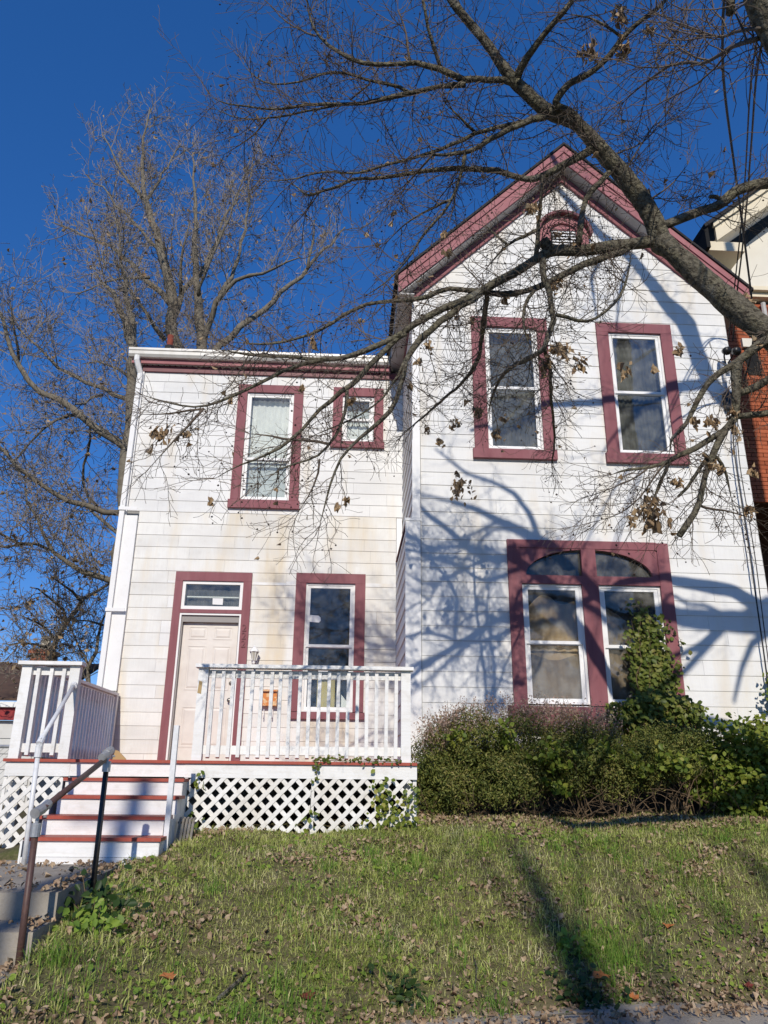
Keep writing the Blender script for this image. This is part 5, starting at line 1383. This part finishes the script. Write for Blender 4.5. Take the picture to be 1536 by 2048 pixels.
# bunches of curled dead leaves
for (x, y, z, s, n) in CLUMPS:
    c = np.array((x, y, z))
    n = int(n*2.6)+2
    P_ = c+rt_.normal(0, 0.42, (n, 3))*s*np.array((1, 0.8, 1.25))-np.array((0, 0, s*0.5))
    nr = rt_.normal(size=(n, 3))*np.array((1, 1.3, 0.3))
    me = leaves_mesh('leaf_cluster', P_, nr, rt_.uniform(0.035, 0.085, n)*(0.75+0.3*min(1, s*8)), rt_, 0.46, 1.3, .07, .6)
    link('leaf_cluster', me, M['deadleaf'], F_)
stray = tp[(tp[:, 1] > 4.4)]
stray = stray[rt_.permutation(len(stray))[:170]]
me = leaves_mesh('stray_leaves', stray-np.array((0, 0, 0.03)), rt_.normal(size=(len(stray), 3)), rt_.uniform(0.035, 0.07, len(stray)), rt_, 0.42, 1.4, .1)
o = link('stray_leaves', me, M['deadleaf'], F_); o['kind'] = 'stuff'

# trees behind the house
LAB = {1: ('tall pale bare tree directly behind the vent pipe, tallest of those beyond the left wing', (-8.2, 19, -0.6)),
       2: ('bare tree with a leaning bough rising behind the gutter, right of the tallest one', (-6.5, 18.5, -0.6)),
       3: ('bare tree at the left corner of the house with long boughs sweeping left', (-6.2, 17, -0.6)),
       4: ('low tangled bare tree behind the left porch railing', (-8.5, 18.5, -0.6))}
for t_ in (1, 2, 3, 4):
    T = thing('bare_tree', LAB[t_][1], LAB[t_][0], 'tree', 'bare trees behind the house')
    r_ = np.random.RandomState(40+t_)
    tw_ = MB(); tp_ = []
    for j, (tt_, row) in enumerate([q for q in FARLIMBS if q[0] == t_]):
        a = np.array(row, float).reshape(-1, 4); a[:, :3] /= 100; a[:, 3] /= 1000
        if j == 0:
            a = np.r_[[[a[0, 0], a[0, 1], -0.9, a[0, 3]*1.25]], a] if a[0, 2] > -0.6 else a
        Q, L = resample(a, 0.45)
        Q[1:-1, :3] += r_.normal(0, 0.035, (len(Q)-2, 3))
        mb = MB(); mb.tube(Q[:, :3], Q[:, 3], 9 if a[0, 3] > 0.1 else 6)
        obj('trunk' if j == 0 else 'limb', mb, M['farbark'], T, True)
        sp, Lm = {1: (0.28, 1.6), 2: (0.30, 1.6), 3: (0.24, 1.7), 4: (0.23, 1.4)}[t_]
        twigs_of(tw_, Q, r_, sp, Lm, 0.10 if t_ < 3 else 0.05, 3, 0.0088, 0.17, tp_, 0.8, 3, 0.38 if j == 0 else 0.06)
    obj('twigs', tw_, M['fartwig'], T, kind='stuff')
    tp_ = np.array(tp_)
    m_ = {1: 240, 2: 160, 3: 260, 4: 320}[t_]
    q = tp_[r_.permutation(len(tp_))[:m_]]
    q = q + r_.normal(0, 0.05, q.shape)
    me = leaves_mesh('stray_leaves', q, r_.normal(size=(len(q), 3)), r_.uniform(0.08, 0.15, len(q)), r_, 0.6, 0.8)
    o = link('stray_leaves', me, M['deadleaf'], T); o['kind'] = 'stuff'

# a farther mass of bare twigs seen over the roof, and trees across the street (mirrored in the panes)
def plain_tree(base, Hh, seed, spread, mat_b, mat_t, sp, Lm, rmin, label, group, nb=11, dep=3):
    r_ = np.random.RandomState(seed)
    T = thing('bare_tree', base, label, 'tree', group)
    base = np.array(base)
    tr = np.array([base+np.array((r_.normal(0, .15)*i, r_.normal(0, .15)*i, Hh*(0.75 if dep > 1 else 0.97)*i/5)) for i in range(6)])
    if dep == 1: tr[:, :2] = base[:2]+(tr[:, :2]-base[:2])*0.25
    R_ = np.linspace(Hh*0.022, Hh*0.005, 6) if dep > 1 else np.array([.030, .027, .025, .022, .017, .003])*Hh
    Q, _ = resample(np.c_[tr, R_], 0.5)
    mb = MB(); mb.tube(Q[:, :3], Q[:, 3], 8); obj('trunk', mb, mat_b, T, True)
    tw_ = MB()
    for i in range(nb):
        f = 0.22+0.75*i/nb
        k = int(f*(len(Q)-1)); an = i*2.4+r_.uniform(-.4, .4)
        d = np.array((math.cos(an), math.sin(an), 0.75)); d /= np.linalg.norm(d)
        pts, rad = shoot(Q[k, :3], d, Hh*spread*(1.1-0.6*f), Q[k, 3]*(0.6 if dep > 1 else 0.28), 0.02, r_, 0.10, 0.12, 9)
        mb = MB(); mb.tube(pts, rad, 6); obj('limb', mb, mat_b, T, True)
        twigs_of(tw_, np.c_[pts, rad], r_, sp, Lm, 0.08, dep, rmin, 0.17, None, 0.85, 3, 0.1)
    obj('twigs', tw_, mat_t, T, kind='stuff')
    return T
for i, (x, y, h_) in enumerate(((-6.0, 30, 20.5), (-2.3, 32, 22.0), (1.6, 31, 20.5))):
    plain_tree((x, y, -0.6), h_, 80+i, 0.42, M['farbark'], M['hazetwig'], 0.62, 2.4, 0.012,
               ('grey bare tree far behind the left end of the gutter', 'grey bare tree far behind the middle of the left wing roof', 'grey bare tree far behind, where the left wing roof meets the gabled wing')[i], 'grey bare trees far beyond the roof')
for i, (x, y, h_) in enumerate(((-9.5, -20, 11), (-4.5, -23, 12.0), (0.45, -16, 15.2), (2.45, -17.5, 15.6), (7, -22, 11.5))):  # the two tall, thick-stemmed ones are added to shade the lawn
    plain_tree((x, y, -1.8), h_, 120+i, 0.42 if h_ < 13 else 0.24, M['farbark'], M['hazetwig'], 1.3 if h_ < 13 else .9, 2.6 if h_ < 13 else 0.8, 0.014,
               'bare tree out of view across the street, mirrored in the panes', 'bare trees across the street', 9 if h_ < 13 else 10, 3 if h_ < 13 else 1)

# ------------------------------------------------------------------ hedge, creepers
def inside(n, c, s, r_, pw=0.5):
    d = unit(r_.normal(size=(n, 3)))
    return np.array(c)+d*(r_.uniform(0, 1, (n, 1))**pw)*np.array(s), d
def bush_leaves(name, blobs, n, size, m, parent, r_, pw=0.28, aspect=0.4, zmin=None, bias=0.5, sc=0.1, per=22):
    PP, NN = [], []
    vol = [b_[3]*b_[5] for b_ in blobs]
    tot = sum(vol)
    for b_, v_ in zip(blobs, vol):
        k = int(n*v_/tot)
        # sprays: sub-clumps inside each blob
        kc = max(6, k//per)
        C_, D_ = inside(kc, b_[:3], b_[3:], r_, pw)
        idx = r_.randint(0, kc, k)
        p = C_[idx]+r_.normal(0, sc, (k, 3))*np.array((1, 1, 0.8))
        PP.append(p); NN.append(D_[idx]*bias+r_.normal(size=(k, 3))*0.7+np.array((0, -0.15, 0.35)))
    P_, N2 = np.concatenate(PP), np.concatenate(NN)
    keep = (P_[:, 1] < 9.96) & (P_[:, 2] > hgt(P_[:, 0], P_[:, 1])-0.02)
    if zmin is not None: keep &= P_[:, 2] > zmin(P_)
    P_, N2 = P_[keep], N2[keep]
    me = leaves_mesh(name, P_, N2, r_.uniform(size[0], size[1], len(P_)), r_, aspect, 0.4)
    o = link(name, me, m, parent); o['kind'] = 'stuff'
    return P_
rb = np.random.RandomState(21)
HG = thing('yew_hedge', (2.3, 9.2, -0.45), 'overgrown dark green yew hedge under the big window with dry pinkish seed heads on top', 'hedge')
blobs = [(1.10, 9.15, 0.08, .38, .45, .38), (1.45, 9.2, 0.30, .50, .5, .42), (2.05, 9.2, 0.28, .60, .55, .42), (2.7, 9.2, 0.25, .60, .55, .40),
         (3.3, 9.25, 0.22, .60, .5, .36), (3.95, 9.3, 0.22, .55, .5, .40), (1.15, 9.05, -0.12, .36, .42, .30), (1.8, 9.0, -0.02, .55, .45, .32), (3.0, 9.15, 0.05, .6, .4, .25)]
zlow = lambda P_: -0.46+0.13*sst(1.5, 2.4, P_[:, 0])+0.12*np.sin(P_[:, 0]*5)+0.25*sst(3.0, 3.6, P_[:, 0])
bush_leaves('foliage', blobs, 88000, (0.018, 0.048), M['yew'], HG, rb, 0.34, 0.34, zlow, 0.5, 0.07, 110)
vb = [(2.25, 8.75, 0.22, .30, .14, .30), (2.3, 8.72, -0.05, .22, .12, .30), (2.9, 8.78, 0.30, .5, .12, .2), (1.6, 8.78, .45, .4, .14, .2), (3.5, 8.85, 0.2, .45, .14, .3)]
bush_leaves('creeper_leaves', vb, 620, (0.05, 0.085), M['vine'], HG, rb, 0.5, 0.75, None, 0.3, 0.06)
# seed heads: fine sprigs above the crown
sp_ = MB(); pl = []
for i in range(480):
    x = rb.uniform(0.95, 3.2) if rb.rand() < 0.85 else rb.uniform(0.8, 1.4)
    y = rb.uniform(8.8, 9.5)
    z = 0.48+0.14*math.sin((x-0.9)*1.3)-0.5*max(0, 1.25-x)+rb.uniform(-0.16, 0.14)
    d = np.array((rb.normal(0, .35), rb.normal(-.2, .3), 1.0)); d /= np.linalg.norm(d)
    pts, rad = shoot(np.array((x, y, z)), d, rb.uniform(.10, .24), .003, .0015, rb, -0.03, .2, 4)
    sp_.tube(pts, rad, 3, False)
    for _ in range(16):
        pl.append(pts[rb.randint(1, 5)]+rb.normal(0, .028, 3))
obj('seed_stalks', sp_, M['deadstem'], HG, kind='stuff')
pl = np.array(pl)
me = leaves_mesh('seed_heads', pl, rb.normal(size=(len(pl), 3)), rb.uniform(.012, .028, len(pl)), rb, .7, .3)
o = link('seed_heads', me, M['seedhead'], HG); o['kind'] = 'stuff'
# bare inner stems
for cx in (1.25, 1.75, 2.25, 2.75, 3.3, 3.9):
    mb = MB()
    for i in range(20):
        d = np.array((rb.normal(0, .8), rb.normal(-.5, .6), .7)); d /= np.linalg.norm(d)
        pts, rad = shoot(np.array((cx+rb.normal(0, .08), 9.3+rb.normal(0, .08), -.5)), d, rb.uniform(.5, .95), .010, .002, rb, .06, .26, 7)
        pts[:, 1] = np.minimum(pts[:, 1], 9.95)
        mb.tube(pts, rad, 4, False)
        twigs_of(mb, np.c_[pts, rad], rb, .13, .28, .03, 1, .0022, .25, None, 1.0, 3, .3)
    obj('stem', mb, M['deadstem'], HG)
IV = thing('window_creeper', (3.85, 9.9, 0.7), 'green creeper climbing in a ragged cone over the right half of the big window', 'creeper')
PP, NN = [], []
# strands that wander up the glass, leaves clustered along them
strands = []
for i in range(64):
    t0 = rb.rand()
    x0 = 3.95+rb.normal(0, .17)
    hgt_ = 0.72+1.46*min(1.0, max(0.06, 1.12-abs(x0-4.0)*3.4))*rb.uniform(.6, 1.0)
    pts = [np.array((x0, 9.9, .45))]
    dx = rb.normal(0, .05)
    while pts[-1][2] < hgt_:
        dx = 0.8*dx+rb.normal(0, .014)+(4.02-pts[-1][0])*.03
        pts.append(pts[-1]+np.array((dx, rb.normal(0, .01), .055)))
    pts = np.array(pts); pts[:, 1] = np.clip(pts[:, 1]-.22*np.clip(1-(pts[:, 2]-.5)/1.2, 0, 1)*rb.rand(), 9.55, 9.92)
    strands.append(pts)
    for p in pts:
        f = np.clip((p[2]-.5)/1.7, 0, 1)
        for _ in range(rb.poisson(3.6*(1-.35*f))):
            PP.append(p+rb.normal(0, 1, 3)*np.array((.06, .035, .055))); NN.append((rb.normal(0, .6), -1+rb.normal(0, .4), .45+rb.normal(0, .5)))
for i in range(900):
    x = rb.uniform(3.3, 4.55); PP.append((x, 9.72+rb.normal(0, .07), .62+.28*rb.rand()+.25*max(0, 1-abs(x-4.0)*2)*rb.rand())); NN.append((rb.normal(0, .6), -1, .5+rb.normal(0, .4)))
PP = np.array(PP); PP[:, 1] = np.minimum(PP[:, 1], 9.935)
me = leaves_mesh('foliage', np.array(PP), np.array(NN), rb.uniform(.04, .085, len(PP)), rb, .8, .3)
o = link('foliage', me, M['ivy'], IV); o['kind'] = 'stuff'
mb = MB()
for pts in strands: mb.tube(pts, np.linspace(.008, .002, len(pts)), 4, False)
obj('stem', mb, M['deadstem'], IV)
VT = thing('vine_thicket', (4.9, 9.3, -0.45), 'leafy light green vine thicket at the right end of the house front', 'vine')
vb = [(4.35, 9.3, 0.10, .35, .35, .45), (4.85, 9.2, 0.30, .5, .4, .42), (5.4, 9.2, 0.38, .5, .45, .45), (5.9, 9.2, 0.3, .5, .5, .5), (4.6, 9.05, -.15, .5, .35, .3), (5.3, 9.0, -.12, .6, .35, .32), (5.72, 9.75, 1.05, .13, .12, .45)]
bush_leaves('foliage', vb, 13000, (0.035, 0.085), M['vine'], VT, rb, .5, .78, None, .4, .085, 30)
mb = MB()
for i in range(90):
    d = np.array((rb.normal(0, .7), rb.normal(-.3, .4), .8)); d /= np.linalg.norm(d)
    pts, rad = shoot(np.array((rb.uniform(4.2, 5.9), 9.3+rb.normal(0, .1), -.5)), d, rb.uniform(.5, 1.2), .010, .002, rb, -.02, .2, 7)
    pts[:, 1] = np.minimum(pts[:, 1], 9.95); mb.tube(pts, rad, 4, False)
obj('stem', mb, M['deadstem'], VT)
# creeper strands on the lattice and along the deck edge
LC = thing('lattice_creeper', (0.45, 8.45, -0.5), 'straggling creeper on the right end of the porch lattice', 'creeper')
PP = []
for (x, z, s, n) in ((0.42, -0.12, .07, 26), (0.44, -0.26, .08, 34), (0.5, -0.42, .14, 90), (0.68, -0.45, .12, 60), (0.72, -.2, .06, 20), (-0.35, -.42, .06, 14), (-1.50, -.1, .04, 10), (-1.52, -.48, .07, 20)):
    PP.append(np.array((x, 8.43, z))+rb.normal(0, 1, (n, 3))*np.array((s, .04, s)))
P_ = np.concatenate(PP)
me = leaves_mesh('foliage', P_, rb.normal(size=P_.shape)*.6+np.array((0, -1, .4)), rb.uniform(.03, .07, len(P_)), rb, .75, .3)
o = link('foliage', me, M['vine'], LC); o['kind'] = 'stuff'
DC = thing('deck_creeper', (0.0, 8.46, 0.14), 'thin creeper trailing along the red deck edge and hanging over the fascia', 'creeper')
PP = []
for (x, z, s, n) in ((-.25, .155, .06, 22), (-.12, .165, .09, 26), (.2, .16, .10, 22), (.38, .155, .09, 18), (.55, .155, .08, 12), (-.27, .08, .025, 10), (-.275, -.02, .02, 8)):
    PP.append(np.array((x, 8.455, z))+rb.normal(0, 1, (n, 3))*np.array((s, .015, .018 if z > .1 else .035)))
P_ = np.concatenate(PP)
me = leaves_mesh('foliage', P_, rb.normal(size=P_.shape)*.6+np.array((0, -1, .4)), rb.uniform(.02, .05, len(P_)), rb, .7, .3)
o = link('foliage', me, M['ivy'], DC); o['kind'] = 'stuff'
mb = MB()
mb.tube([(.62, 8.46, .142), (.3, 8.455, .146), (0, 8.46, .145), (-.26, 8.458, .15), (-.275, 8.45, .08), (-.272, 8.46, -.03)], .004, 4)
obj('stem', mb, M['deadstem'], DC)

# ------------------------------------------------------------------ grass, weeds, litter
rg = np.random.RandomState(77)
def on_lawn(n, xr, yr):
    x = rg.uniform(xr[0], xr[1], n); y = rg.uniform(yr[0], yr[1], n)
    return x, y
def fnoise(x, y, s):
    return (np.sin(x*2.3*s+1.3*np.sin(y*1.7*s)+.5)+np.sin(y*3.1*s-x*1.1*s+2)+np.sin((x+y)*4.7*s+1.0)*.6+np.sin((x-1.7*y)*6.1*s)*.5)/3.1
def edge_y(x): return np.interp(x, [-1.9, -1.0, .56, 1.41, 2.15, 3.03, 4.5, 8], [4.0, 4.6, 5.50, 5.68, 5.86, 5.98, 6.2, 6.8])
def blades(name, x, y, h, w, m, lean=.45):
    n = len(x)
    z = hgt(x, y)
    an = rg.uniform(0, 2*math.pi, n); la = rg.uniform(0, 2*math.pi, n); lm = np.abs(rg.normal(0, lean, n))
    p = np.stack([x, y, z-.005], 1)
    sd_ = np.stack([np.cos(an), np.sin(an), np.zeros(n)], 1)*w[:, None]*.5
    ld = np.stack([np.cos(la)*lm, np.sin(la)*lm, np.zeros(n)], 1)*h[:, None]
    upv = np.zeros((n, 3)); upv[:, 2] = h
    m1 = p+ld*.35+upv*.55*np.maximum(.35, 1-lm[:, None]*.25); t_ = p+ld*1.15+upv*np.maximum(.25, 1-lm[:, None]*.55)
    V = np.stack([p-sd_, p+sd_, m1+sd_*.75, m1-sd_*.75, t_+sd_*.12, t_-sd_*.12], 1).reshape(-1, 3)
    k = np.arange(n)[:, None]*6
    F = np.concatenate([k+np.array([[0, 1, 2, 3]]), k+np.array([[3, 2, 4, 5]])], 0)
    return faces_mesh(name, V, F)
x, y = on_lawn(330000, (-2.0, 6.2), (4.0, 9.3))
keep = (y > edge_y(x)+.02+.12*fnoise(x, y, 2)) & ~((x < -1.86) & (y > 4.75)) & ~((x < -1.55) & (y > 7.35)) & ~((y > 8.5) & (x < .8))
den = .5+.5*fnoise(x, y, .9)+.25*fnoise(x, y, 2.7)
keep &= rg.rand(len(x)) < np.clip(.25+den*.95, .10, 1)*np.clip((y-edge_y(x))/.5, .25, 1)
x, y = x[keep], y[keep]
h = .018+.075*rg.rand(len(x))**1.6*(1+.5*fnoise(x, y, 1.3)).clip(.5, 2)
o = link('lawn_grass', blades('lawn_grass', x, y, h, rg.uniform(.003, .009, len(x)), M['grass'], 1.45), M['grass'])
tag(o, 'short mixed green and straw lawn grass on the bank', 'grass', None, 'stuff')
# longer tufts
tx, ty = [], []
for i in range(95):
    cx = rg.uniform(-1.9, 4.4); cy = edge_y(cx)+rg.uniform(.1, 2.6)
    if i < 5: cx, cy = 2.05+rg.normal(0, .12), 6.35+rg.normal(0, .1)
    if i in (5, 6, 7): cx, cy = -1.72+rg.normal(0, .05), 5.25+.2*rg.rand()
    k = rg.randint(18, 60) if i >= 5 else 160
    s_ = rg.uniform(.03, .09) if i >= 5 else .12
    tx.append(cx+rg.normal(0, s_, k)); ty.append(cy+rg.normal(0, s_, k))
x, y = np.concatenate(tx), np.concatenate(ty)
keep = (x > -1.86) & ~((y > 8.45) & (x < .8)) & ~((x < -1.55) & (y > 7.35)); x, y = x[keep], y[keep]
o = link('grass_tufts', blades('grass_tufts', x, y, rg.uniform(.06, .17, len(x)), rg.uniform(.004, .007, len(x)), M['lush'], .7), M['lush'])
tag(o, 'taller lush grass tufts scattered over the lawn bank', 'grass', None, 'stuff')
# low broad-leaved weeds
n = 9500
x, y = on_lawn(n, (-1.85, 4.6), (4.1, 8.4))
keep = (y > edge_y(x)+.02) & (fnoise(x+3, y-1, 1.1) > rg.uniform(-.2, .7, n)) & ~((x < -1.55) & (y > 7.35)); x, y = x[keep], y[keep]
P_ = np.stack([x, y, hgt(x, y)+rg.uniform(.008, .04, len(x))], 1)
me = leaves_mesh('weeds', P_, rg.normal(0, .35, P_.shape)+np.array((0, -.35, 1)), rg.uniform(.018, .05, len(x)), rg, .8, .3)
tag(link('weeds', me, M['clover']), 'low broad-leaved weeds spread among the lawn grass', 'weeds', None, 'stuff')
def weed(px, py, n, s, ls, m, label):
    x = px+rg.normal(0, s, n); y = py+rg.normal(0, s*.8, n)
    x = np.maximum(x, -1.88)
    z = hgt(x, y)+np.abs(rg.normal(0, s*.75, n))
    P_ = np.stack([x, y, z], 1)
    T = thing('leafy_weed', (px, py, float(hgt(px, py))), label, 'plant')
    me = leaves_mesh('leaves', P_, rg.normal(0, .5, P_.shape)+np.array((0, -.5, .8)), rg.uniform(ls*.6, ls, n), rg, .6, .35)
    o = link('leaves', me, m, T); o['kind'] = 'stuff'
    mb = MB()
    b0 = np.array((px, py, float(hgt(px, py))-.01))
    for q in P_[::4]:
        mb.tube([b0+(q-b0)*np.array((.35, .35, .1)), b0+(q-b0)*np.array((.7, .7, .6)), q], .0025, 3, False)
    obj('stem', mb, M['deadstem'], T)
weed(-1.72, 6.05, 130, .13, .085, M['darkweed'], 'dark green leafy weed on the bank beside the black handrail post')
weed(-1.60, 5.75, 90, .10, .075, M['clover'], 'light green leafy weed just below the dark one near the concrete steps')
weed(0.42, 5.85, 60, .07, .08, M['darkweed'], 'dark rosette weed near the lower middle edge of the lawn')
weed(1.72, 6.02, 110, .10, .075, M['darkweed'], 'dark green leafy weed in the shade near the sidewalk edge')
weed(1.78, 6.42, 60, .08, .08, M['clover'], 'bright green leafy weed beside the lush grass tuft on the right')
# fallen leaves
n = 95000
x, y = on_lawn(n, (-3.3, 5.6), (3.9, 9.2))
d_ = y-edge_y(x)
pr_ = np.where(d_ < .02, np.where(x > 0.3, np.exp(-np.abs(d_)/.13)*1.0, 0.5), .025+.75*np.exp(-np.maximum(d_, 0)/.26)+1.0*np.clip(fnoise(x*1.0+5, y, 1.7)-.12+.25*fnoise(x, y+3, 5), 0, 1)**1.2)
pr_ = np.where((x < -1.86), .025+.5*(np.abs(y-5.86) < .05)+.6*(np.abs(x+1.95) < .06)+.35*(np.abs(y-7.3) < .08), pr_)
pr_ = pr_+.5*((x > .8) & (y > 8.55))
keep = (rg.rand(n) < pr_) & ~((y > 8.45) & (x < .8)) & ~((x < -1.55) & (y > 7.35) & (x > -2.85))
x, y = x[keep], y[keep]
z = hgt(x, y)
z = np.where(y < edge_y(x)-.03, np.maximum(z, -1.48), z)
wlk = (x < -1.88)
z = np.where(wlk & (y > 5.8), -.76, np.where(wlk & (y > 5.43), -.936, np.where(wlk & (y > 4.78), -1.126, np.where(wlk & (y > 4.4), -1.328, z))))
P_ = np.stack([x, y, z+rg.uniform(.008, .04, len(x))], 1)
me = leaves_mesh('leaf_litter', P_, rg.normal(0, .75, P_.shape)+np.array((0, -.4, 1)), .016+.042*rg.rand(len(x))**1.8, rg, .62, .9, .10)
tag(link('leaf_litter', me, M['litter']), 'dry tan and brown leaves strewn over the lawn and sidewalk edge', 'leaf litter', None, 'stuff')
def fallen(px, py, s, m, label):
    k = 5
    V, F = [], []
    an = rg.uniform(0, 6.28)
    z0_ = float(hgt(px, py))+.035
    out = [(0, -.5), (.22, -.36), (.46, -.22), (.30, -.02), (.50, .20), (.24, .22), (.0, .55), (-.24, .22), (-.50, .20), (-.30, -.02), (-.46, -.22), (-.22, -.36)]
    V = [(px, py, z0_)]
    for (a, b2) in out:
        xx = (a*math.cos(an)-b2*math.sin(an))*s; yy = (a*math.sin(an)+b2*math.cos(an))*s
        V.append((px+xx, py+yy*.8, z0_+.35*(yy*.5+.02)+.25*abs(a)*s+rg.uniform(-.008, .008)))
    n_ = len(out)
    F = [(0, 1+i, 1+(i+1) % n_) for i in range(n_)]
    mb = MB(); mb.add(V, F)
    tag(obj('fallen_leaf', mb, m), label, 'leaf')
fallen(1.90, 6.18, .15, M['orangeleaf'], 'largest bright orange leaf beside the lush grass tuft near the sidewalk')
fallen(2.06, 6.05, .12, M['orangeleaf'], 'folded orange leaf just right of the largest one, closer to the sidewalk')
fallen(1.62, 5.98, .11, M['orangeleaf'], 'orange leaf left of the dark weed near the sidewalk')
fallen(2.95, 6.15, .10, M['redleaf'], 'dark red leaf at the right end of the sidewalk edge')
fallen(2.65, 6.75, .10, M['orangeleaf'], 'lone orange leaf on the upper right of the lawn')
fallen(-1.05, 5.45, .11, M['orangeleaf'], 'rusty leaf on the lawn below the brown handrail')
fallen(-0.2, 5.6, .12, M['redleaf'], 'reddish brown leaf in the lower middle of the lawn')
# sticks
for (p, q, r__, lab) in (((-.75, 5.35), (-.60, 5.75), .012, 'short brown stick lying on the lower lawn'), ((.95, 6.0), (1.0, 6.35), .006, 'thin grey twig on the lawn above the sidewalk edge'), ((1.25, 5.62), (1.75, 5.70), .008, 'dark dead twig lying on the sidewalk')):
    zs = [max(float(hgt(*c)), -1.48)+.02 for c in (p, q)]
    mb = MB(); mb.tube([(p[0], p[1], zs[0]), ((p[0]+q[0])/2+.02, (p[1]+q[1])/2, sum(zs)/2+.015), (q[0], q[1], zs[1])], [r__, r__*.9, r__*.5], 6)
    tag(obj('stick', mb, M['bark']), lab, 'stick')
